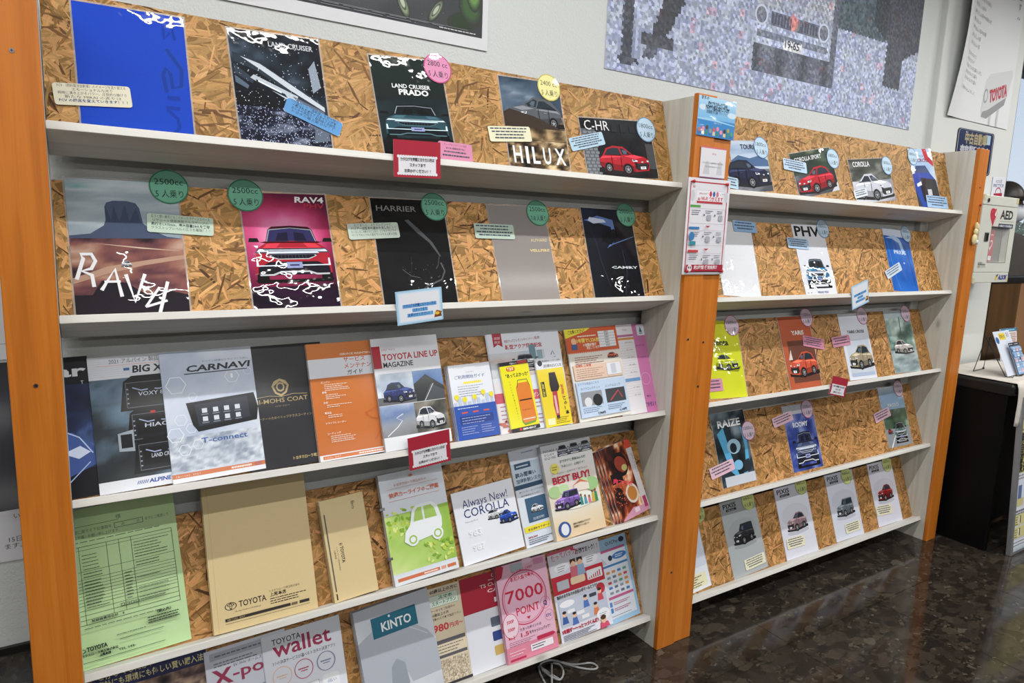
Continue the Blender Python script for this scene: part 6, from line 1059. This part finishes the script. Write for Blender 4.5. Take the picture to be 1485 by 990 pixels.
# hanging ornament on the last post
q0=on(1,-PT-.006,1421,297); q1=on(1,-PT-.006,1415.5,323)
t=empty('hanging_ornament',(q1.x,-PT-.003,q1.z),'cream rabbit-shaped ornament hanging from a red pin on the last orange post','ornament'); M_CR=plain('cream_resin',(222,210,158),.5)
mb=MB(); bx,bz=q1.x-.006,on(1,-PT-.006,1411.5,347).z
for dx,dz,rx_,rz_ in ((0,0,.022,.027),(.003,.036,.015,.018),(.002,.062,.006,.020),(.014,.058,.006,.017)): mb.ball((bx+dx,-PT-.012,bz+dz),rx_,.009,rz_,14,8)
ch(mb.build('rabbit_body',M_CR,smooth=True),t); mb=MB(); mb.ball((bx+.012,-PT-.02,bz-.012),.010,.005,.010,10,6); ch(mb.build('rabbit_paw',M_PAPER,smooth=True),t)
mb=MB(); mb.tube([(bx+.008,-PT-.012,bz+.07),(q1.x,-PT-.010,q1.z),(q0.x,-PT-.008,q0.z-.004)],.0009,6); ch(mb.build('string',M_DKWIRE),t)
pin(1421,297,-PT,'red pin on the last orange post holding the rabbit ornament')
# ================================================================ side table, sign board and what stands on it
TX0,TX1,TY0,TY1,TZ=3.81,5.05,-.235,.165,.858
M_TB=plain('black_table_board',(4,4,5),.5,spec=.2); M_TOP=plain('black_table_edge',(20,22,24),.4)
t=empty('side_table',(TX0,TY0,0),'black side table right of the last orange post, white cloth on top','table')
mb=MB(); mb.box(TX0+.004,TY0+.012,0,TX0+.034,TY1,.80,bev=.003); ch(mb.build('leg_panel',M_TB),t); mb=MB(); mb.box(TX1-.034,TY0+.012,0,TX1-.004,TY1,.80,bev=.003); ch(mb.build('leg_panel',M_TB),t)
mb=MB(); mb.box(TX0+.034,TY0+.16,.02,TX1-.034,TY0+.18,.80); ch(mb.build('modesty_panel',M_TB),t)
mb=MB(); mb.box(TX0-.004,TY0-.012,.80,TX1,TY1,TZ,bev=.012); ch(mb.build('table_top',M_TOP),t)
# cloth: laid over the top and hanging down in front
def clothm():
    M=NT('white_table_cloth'); tcn=M.n('NewGeometry'); n1=M.noise(tcn.outputs['Position'],22.,4); M.l(M.mix(n1,(196,190,180),(210,206,198)),M.b.inputs['Base Color']); M.b.inputs['Roughness'].default_value=.9; M.bump(n1,.5,.006); return M.m
mb=MB(); nx,ny=40,26; V=[]; rs=np.random.RandomState(2)
for j in range(ny+1):
    for i in range(nx+1):
        x=TX0+.012+(TX1-TX0-.01)*i/nx; s_=j/ny*.62; e=.0035+.0035*vnoise(np.array([i*.45]),np.array([j*.5]),5,2)[0]
        yb=TY1-.01; L=yb-(TY0-.016)
        if s_<L: y=yb-s_; z=TZ+e+(.010*math.exp(-((x-TX0-.10)/.06)**2)*max(0,(s_-L+.08)/.08))
        else: y=TY0-.016-.006-.012*vnoise(np.array([i*.8]),np.array([j*.3]),8,2)[0]; z=TZ+.004-(s_-L)-max(0,.05-(x-TX0))*-1.2*(s_-L)
        V.append((x,y,z))
F=[(j*(nx+1)+i,(j+1)*(nx+1)+i,(j+1)*(nx+1)+i+1,j*(nx+1)+i+1) for j in range(ny) for i in range(nx)]
mb.add(V,F); o=mb.build('table_cloth',clothm(),smooth=True); md=o.modifiers.new('thick','SOLIDIFY'); md.thickness=.0015; md.offset=1; tag(o,'off-white cloth over the black side table','cloth')
# wire easel with two leaflets
ZT=TZ+.0075; b0=on(2,ZT,1411.5,538.5); b1=on(2,ZT,1426,534.5); top0=on(1,b0.y+.0,1437,488.5)
ft=on(2,ZT,1459,546.5); M_=Vector((0,0,0))
t=empty('wire_easel',b0,'thin dark wire easel standing on the white cloth','easel')
A_=Vector((ft.x+.0,ft.y+.115,ZT+.185)); Bt=A_+Vector((.045,0,.004))
mb=MB(); mb.tube([Bt,b1+Vector((0,0,.002)),b0+Vector((0,0,.002)),A_],.0022,8); ch(mb.build('back_legs',M_DKWIRE,smooth=True),t)
mb=MB(); mb.tube([A_,ft+Vector((.0,.004,.003)),ft+Vector((0,-.03,.003)),ft+Vector((.0,-.03,.014))],.0022,8); mb.tube([Bt,ft+Vector((.10,.004,.003)),ft+Vector((.10,-.03,.003)),ft+Vector((.10,-.03,.014))],.0022,8); mb.tube([A_,Bt],.0022,8); ch(mb.build('front_rest',M_DKWIRE,smooth=True),t)
mb=MB(); mb.ball(b1+Vector((0,0,.004)),.006,.006,.005,10,6); ch(mb.build('rubber_foot',M_BLACK,smooth=True),t)
def leaf_frame(O,yaw,tilt):
    ex=Vector((math.cos(yaw),math.sin(yaw),0)); nn=Vector((math.sin(yaw)*math.cos(tilt),-math.cos(yaw)*math.cos(tilt),math.sin(tilt))); return (O,ex,nn.cross(ex).normalized(),nn)
def lf1(a): a.rect(0,0,1,1,'D3DAE6'); a.rect(.26,.80,.66,.95,'E0C850'); a.t('お知らせ',.30,.84,.11,'6A5A20',w=.32,b=.02); a.ell(.12,.80,.10,.09,'3F66A8'); a.rect(.74,.85,.78,.95,'4A5C90'); a.rect(.84,.85,.88,.95,'C87888'); a.bars(.6,.95,.73,2,.03,.01,'A0A8B8')
def lf2(a):
    a.rect(0,0,1,1,'4C525E'); a.rect(.03,.91,.45,.98,'23262C'); a.rect(.5,.91,.97,.98,'23262C'); a.bars(.06,.4,.935,1,.02,.02,'C8D0DC'); a.bars(.54,.9,.935,1,.02,.02,'C8D0DC'); a.rect(.10,.03,.97,.88,'8CB0D8')
    for j in range(5):
        for i in range(3): a.rect(.13+i*.28,.08+j*.16,.37+i*.28,.20+j*.16,('B8D0EC','D8E4F2','E0C4D4','9CC0E4')[(i*2+j)%4]); a.bars(.15+i*.28,.35+i*.28,.17+j*.16,2,.035,.012,'3A5080',seed=i+j)
    a.rect(.52,.46,.62,.53,'2A3868')
Of=ft+Vector((.006,-.012,.006)); fr=leaf_frame(Of,.05,.42)
a=Art(.20,.232); lf1(a); tag(sheet('leaflet',a,fr,Vector((.10-.02,0)),.0,.002,M_GLOSS,M_PAPER),'white leaflet with a yellow box on the wire easel','leaflet')
a=Art(.135,.17); lf2(a); fr2=leaf_frame(Of+Vector((.055,-.014,0)),.05,.40); tag(sheet('leaflet',a,fr2,Vector((.075,0)),.0,.001,M_GLOSS,M_PAPER),'blue and grey leaflet in front of the white one on the wire easel','leaflet')
def cal(a): a.rect(0,0,1,1,'D0C6BE'); a.rect(0,.90,1,1,'2F7EA8'); a.bars(.3,.9,.94,1,.02,.02,'D0E0EA'); a.rect(0,.45,1,.88,'D8CFCB'); [a.bars(.06,.95,.82-k*.055,1,.02,.028,'B88078' if k%2 else '8A7A78',k,.95) for k in range(7)]; a.rect(0,.38,1,.44,'C8A060'); a.rect(0,.20,1,.36,'A8BCC0')
cx=on(1,.10,1470,472); fr=leaf_frame(Vector((cx.x,.02,TZ+.008)),.0,.15)
q=on(1,.05,1471,478); a=Art(.20,q.z-TZ-.012); cal(a); fr=leaf_frame(Vector((q.x,.09,TZ+.008)),.0,.15); tag(sheet('desk_calendar',a,fr,Vector((.10,0)),.0,.006,M_PRINT,M_PAPER),'standing card with a blue header behind the leaflets, at the right edge','calendar')
# framed sign board leaning on the table front
SB=Vector((3.868,-.315,0)); ex=Vector((1,0,0)); evv=Vector((0,.05,.79)).normalized(); nn=ex.cross(evv); fr=(SB,ex,evv,nn)
M_AL=plain('brushed_aluminium',(176,180,186),.35,metal=.7)
t=empty('sign_board',SB,'aluminium-framed sign board with yellow panels leaning on the side table','sign'); 
SW,SH=.60,.80
def place(o): o.parent=t; o.matrix_parent_inverse=Matrix.Identity(4); M=mat_from(fr,Vector((0,0)),0); M.translation=M.translation-SB; o.matrix_basis=M; return o
mb=MB(); mb.box(0,0,-.02,.022,SH,.003,bev=.002); mb.box(SW-.022,0,-.02,SW,SH,.003,bev=.002); mb.box(.022,0,-.02,SW-.022,.016,.003,bev=.002); mb.box(.022,SH-.016,-.02,SW-.022,SH,.003,bev=.002); place(mb.build('frame',M_AL))
a=Art(SW-.044,SH-.032)
a.rect(0,0,1,1,'D8DCE4'); a.rect(0,.52,1,1,'C9C07C'); a.rect(0,.955,1,1,'6A7478'); a.ell(.05,.88,.035,.03,'5A5638'); a.bars(.0,.4,.80,3,.022,.010,'6A6850')
for k,(tx) in enumerate(('何でも相談','自動車の','盗難被害に','栄える対策')): a.t(tx,.005,.725-k*.065,.095,'24241C',w=.30,b=.05)
a.bars(.0,.5,.50,2,.02,.01,'8A8C90'); a.rect(0,.33,1,.48,'D0D8E4'); a.rect(.02,.35,.09,.44,'5A6E98'); a.rect(0,.30,.14,.35,'C8C08C'); a.bars(.0,.5,.26,2,.02,.012,'5A6074')
for y in (.17,.085): a.rect(0,y,.6,y+.075,'CFC98E'); a.bars(.01,.06,y+.055,4,.016,.006,'6A6A40'); a.rect(.07,y+.01,.09,y+.06,'F0F0E8'); a.rect(.095,y+.015,.11,y+.065,'2A2A24')
a.bars(.0,.4,.055,2,.02,.006,'7A8090'); a.grad(0,0,1,.035,'A8BCC8','D0D8DC')
mb=MB(); mb.box(.022,.016,-.012,SW-.022,SH-.016,-.001); b=len(mb.v); mb.v+=[(x+SW/2,y+.016,z-.0009) for x,y,z in a.mb.v]; 
for f,c in zip(a.mb.f,a.mb.c): mb.f.append([b+q_ for q_ in f]); mb.m.append(1); mb.c.append(c)
place(mb.build('poster_panel',[M_PAPER,M_PRINT]))
# ================================================================ brown cabinet, person and street beyond the pillar
t=empty('brown_cabinet',(4.50,.20,0),'brown wooden cabinet behind the side table, right of the pillar','cabinet')
mb=MB(); mb.box(4.50,.20,0,4.872,.335,1.30,bev=.002); ch(mb.build('body',M_BROWN),t); mb=MB(); mb.box(4.876,.20,0,5.25,.335,1.30,bev=.002); ch(mb.build('body',plain('pale_wood',(140,104,72),.45)),t)
mb=MB(); mb.box(4.48,.195,1.301,5.27,.345,1.335,bev=.003); ch(mb.build('top_board',M_BLACK),t)
# standing person
def person():
    px,py=5.425,.585; M_C=plain('dark_jacket_cloth',(66,62,58),.8); t=empty('person',(px,py,0),'person in a dark cap, white mask and dark grey jacket behind the brown cabinet','person')
    J={'pel':(0,0,.98),'bel':(0,0,1.12),'chs':(0,0,1.38),'nk':(0,.0,1.56),'hd':(.01,-.01,1.66),'ht':(.01,0,1.80),'sl':(-.17,0,1.50),'el':(-.24,.02,1.22),'wl':(-.20,-.10,1.00),'sr':(.17,0,1.50),'er':(.24,.02,1.22),'wr':(.20,-.10,1.00),'hl':(-.10,0,.90),'kl':(-.11,-.01,.50),'al':(-.11,.02,.09),'tl':(-.11,-.12,.04),'hr':(.10,0,.90),'kr':(.11,-.01,.50),'ar':(.11,.02,.09),'tr':(.11,-.12,.04)}
    Rd={'pel':.15,'bel':.15,'chs':.17,'nk':.06,'hd':.085,'ht':.06,'sl':.075,'el':.052,'wl':.038,'sr':.075,'er':.052,'wr':.038,'hl':.10,'kl':.065,'al':.045,'tl':.035,'hr':.10,'kr':.065,'ar':.045,'tr':.035}
    E_=[('pel','bel'),('bel','chs'),('chs','nk'),('nk','hd'),('hd','ht'),('chs','sl'),('sl','el'),('el','wl'),('chs','sr'),('sr','er'),('er','wr'),('pel','hl'),('hl','kl'),('kl','al'),('al','tl'),('pel','hr'),('hr','kr'),('kr','ar'),('ar','tr')]
    ks=list(J); vs=[J[k] for k in ks]; es=[(ks.index(a_),ks.index(b_)) for a_,b_ in E_]; rad=[Rd[k] for k in ks]
    for sd,wk in ((-1,'wl'),(1,'wr')):   # hands: palm and five fingers
        w0=Vector(J[wk]); wi=ks.index(wk); vs.append(tuple(w0+Vector((0,-.05,-.03)))); rad.append(.03); pi_=len(vs)-1; es.append((wi,pi_))
        for f in range(5):
            o_=Vector(((f-1.5)*.019*sd if f<4 else -.045*sd,-.035,-.02)); L=(.035,.04,.038,.03,.028)[f]
            vs.append(tuple(w0+Vector((0,-.05,-.03))+o_)); rad.append(.009); es.append((pi_,len(vs)-1)); vs.append(tuple(w0+Vector((0,-.05,-.03))+o_+Vector((0,-L,-L)))); rad.append(.0075); es.append((len(vs)-2,len(vs)-1))
    me=D.meshes.new('body'); me.from_pydata(vs,es,[]); o=D.objects.new('body',me); COL.objects.link(o); md=o.modifiers.new('skin','SKIN'); 
    sv=me.skin_vertices if len(me.skin_vertices) else None
    if sv is None:
        bpy.context.view_layer.objects.active=o
    sv=me.skin_vertices[0].data
    for k,r_ in enumerate(rad): sv[k].radius=(r_*(1.15 if k in (0,1,2) else 1),r_*(.8 if k in (0,1,2) else 1)); sv[k].use_root=(k==0)
    s2=o.modifiers.new('sub','SUBSURF'); s2.levels=2; s2.render_levels=2; me.materials.append(M_C); o.parent=t
    sk=plain('skin_tone',(206,166,140),.55)
    mb=MB(); mb.ball((.01,-.015,1.735),.078,.092,.112,20,14); mb.ball((.01,-.112,1.715),.012,.016,.018,8,6); mb.ball((-.072,0,1.725),.010,.018,.028,8,6); mb.ball((.090,0,1.725),.010,.018,.028,8,6)
    mb.ball((-.018,-.098,1.745),.012,.006,.007,8,6,1); mb.ball((.038,-.098,1.745),.012,.006,.007,8,6,1); h=mb.build('head',[sk,M_BLACK],smooth=True); h.parent=t
    mb=MB(); mb.ball((.01,-.055,1.690),.080,.084,.068,20,12); mb.tube([(-.07,0,1.72),(-.06,-.07,1.71)],.002,6); k_=mb.build('face_mask',plain('white_mask',(214,218,224),.7),smooth=True); k_.parent=t
    mb=MB(); V=[];n=24
    for j in range(9):
        a_=math.pi/2*j/8
        for k in range(n): b_=2*math.pi*k/n; V.append((.01+.100*math.cos(a_)*math.cos(b_),.004+.115*math.cos(a_)*math.sin(b_),1.775+.125*math.sin(a_)))
    mb.add(V,[(j*n+k,j*n+(k+1)%n,(j+1)*n+(k+1)%n,(j+1)*n+k) for j in range(8) for k in range(n)]+[tuple(range(n))[::-1]]); mb.add([(-.075,-.085,1.782),(-.05,-.15,1.765),(.01,-.185,1.76),(.07,-.15,1.765),(.095,-.085,1.782),(.095,-.08,1.790),(.07,-.15,1.772),(.01,-.185,1.767),(-.05,-.15,1.772),(-.075,-.08,1.790)],[(4,3,2,1,0),(5,6,7,8,9),(0,1,8,9),(1,2,7,8),(2,3,6,7),(3,4,5,6)])
    c_=mb.build('cap',plain('black_cap_cloth',(44,38,34),.45),smooth=True); c_.parent=t
    mb=MB(); mb.tube([(-.085,-.02,1.50),(0,-.075,1.46),(.085,-.02,1.50),(.07,.06,1.56),(-.07,.06,1.56),(-.085,-.02,1.50)],.022,8); c_=mb.build('collar',M_C,smooth=True); c_.parent=t
    t.rotation_euler=(0,0,-.3); t.scale=(1.03,1.03,1.03)
person()
# outside the window
M_LEAF=NT('tree_leaves'); gg=M_LEAF.n('NewGeometry'); M_LEAF.l(M_LEAF.ramp(M_LEAF.noise(gg.outputs['Position'],3.,4),[(.3,(50,84,60)),(.7,(120,156,118))]),M_LEAF.b.inputs['Base Color']); M_LEAF.b.inputs['Roughness'].default_value=.8
M_BARK=plain('bark',(74,62,50),.9)
for k,(x,y,h_,lb) in enumerate(((19,7.6,2.3,'leafy tree outside the window, nearest to the jacket'),(23,10.4,2.4,'leafy tree outside the window, farther back'),(16.5,5.4,2.0,'leafy tree outside the window, at the right edge'))):
    t=empty('street_tree',(x,y,-.1),lb,'tree'); rs=random.Random(k); mb=MB(); mb.tube([(x,y,-.1),(x+.1,y,h_*.3),(x,y+.1,h_*.6)],[.16,.13,.08],8); ch(mb.build('trunk',M_BARK),t)
    mb=MB()
    for q in range(2600):
        a_=rs.uniform(0,6.28); b_=rs.uniform(-1,1); r_=1.5*rs.random()**.4; c_=Vector((x+r_*math.cos(a_)*math.sqrt(1-b_*b_),y+r_*math.sin(a_)*math.sqrt(1-b_*b_),h_*.62+r_*b_*.8)); d1=Vector((rs.gauss(0,1),rs.gauss(0,1),rs.gauss(0,1))).normalized(); d2=d1.cross(Vector((rs.gauss(0,1),rs.gauss(0,1),rs.gauss(0,1)))).normalized(); s_=rs.uniform(.06,.12)
        mb.add([c_-d1*s_,c_+d2*s_*.5,c_+d1*s_,c_-d2*s_*.5],[(0,1,2,3)])
    o=mb.build('foliage',M_LEAF.m); ch(o,t); o['kind']='stuff'
mb=MB(); mb.box(9,-8,-.14,80,60,-.12); mb.box(-3,1.25,-.14,9,60,-.12); struct(mb.build('ground',plain('street_asphalt',(120,120,120),.9)))
for k,(y0,z0) in enumerate(((10,5.4),(10.3,5.2),(10.1,6.6),(10.2,4.35),(10.35,4.2),(10,8.3),(10.2,8.0))):
    mb=MB(); mb.tube([(14,y0*.5+.5,z0*.88),(20,y0*.8,z0*.98+.0),(26,y0*1.15,z0*1.12),(32,y0*1.5,z0*1.22)],.018,6); tag(mb.build('power_line',M_BLACK),'dark overhead cable outside the window, '+('fourth','fifth','third','second lowest','lowest','highest','second')[k]+(' from the top' if k in (0,1,2,6) else ' of all'),'cable','overhead cables outside the window')
# ================================================================ cable loops under the nearer rack
M_CORD=plain('grey_cable',(150,152,152),.5)
def bez(P,n=10):
    out=[]; P=[Vector(p) for p in P]
    for i in range(len(P)-1):
        p0=P[max(i-1,0)];p1=P[i];p2=P[i+1];p3=P[min(i+2,len(P)-1)]
        for k in range(n): t_=k/n; out.append(.5*((2*p1)+(-p0+p2)*t_+(2*p0-5*p1+4*p2-p3)*t_*t_+(-p0+3*p1-3*p2+p3)*t_**3))
    return out+[P[-1]]
cp=[on(2,.004,*p) for p in ((812,985),(796,975),(783,964),(800,957),(830,963),(856,961),(866,966),(862,970),(846,969),(825,964),(806,958),(792,956))]
tm_=bez(cp); mb=MB(); mb.tube(tm_,.0036,8)
cp2=[on(2,.012,*p) for p in ((800,962),(800,980),(801,1010))]; cp3=[on(2,.004,*p) for p in ((781,966),(784,978),(796,1000))]; cp4=[on(2,.011,*p) for p in ((802,961),(812,964),(817,975),(812,985),(800,981),(788,972),(784,966))]
mb.tube(bez(cp2),.0036,8); mb.tube(bez(cp3),.0036,8); mb.tube(bez(cp4),.0036,8); tag(mb.build('power_cable',M_CORD,smooth=True),'grey cable lying in loops on the floor under the nearer rack','cable')
bpy.context.view_layer.update()
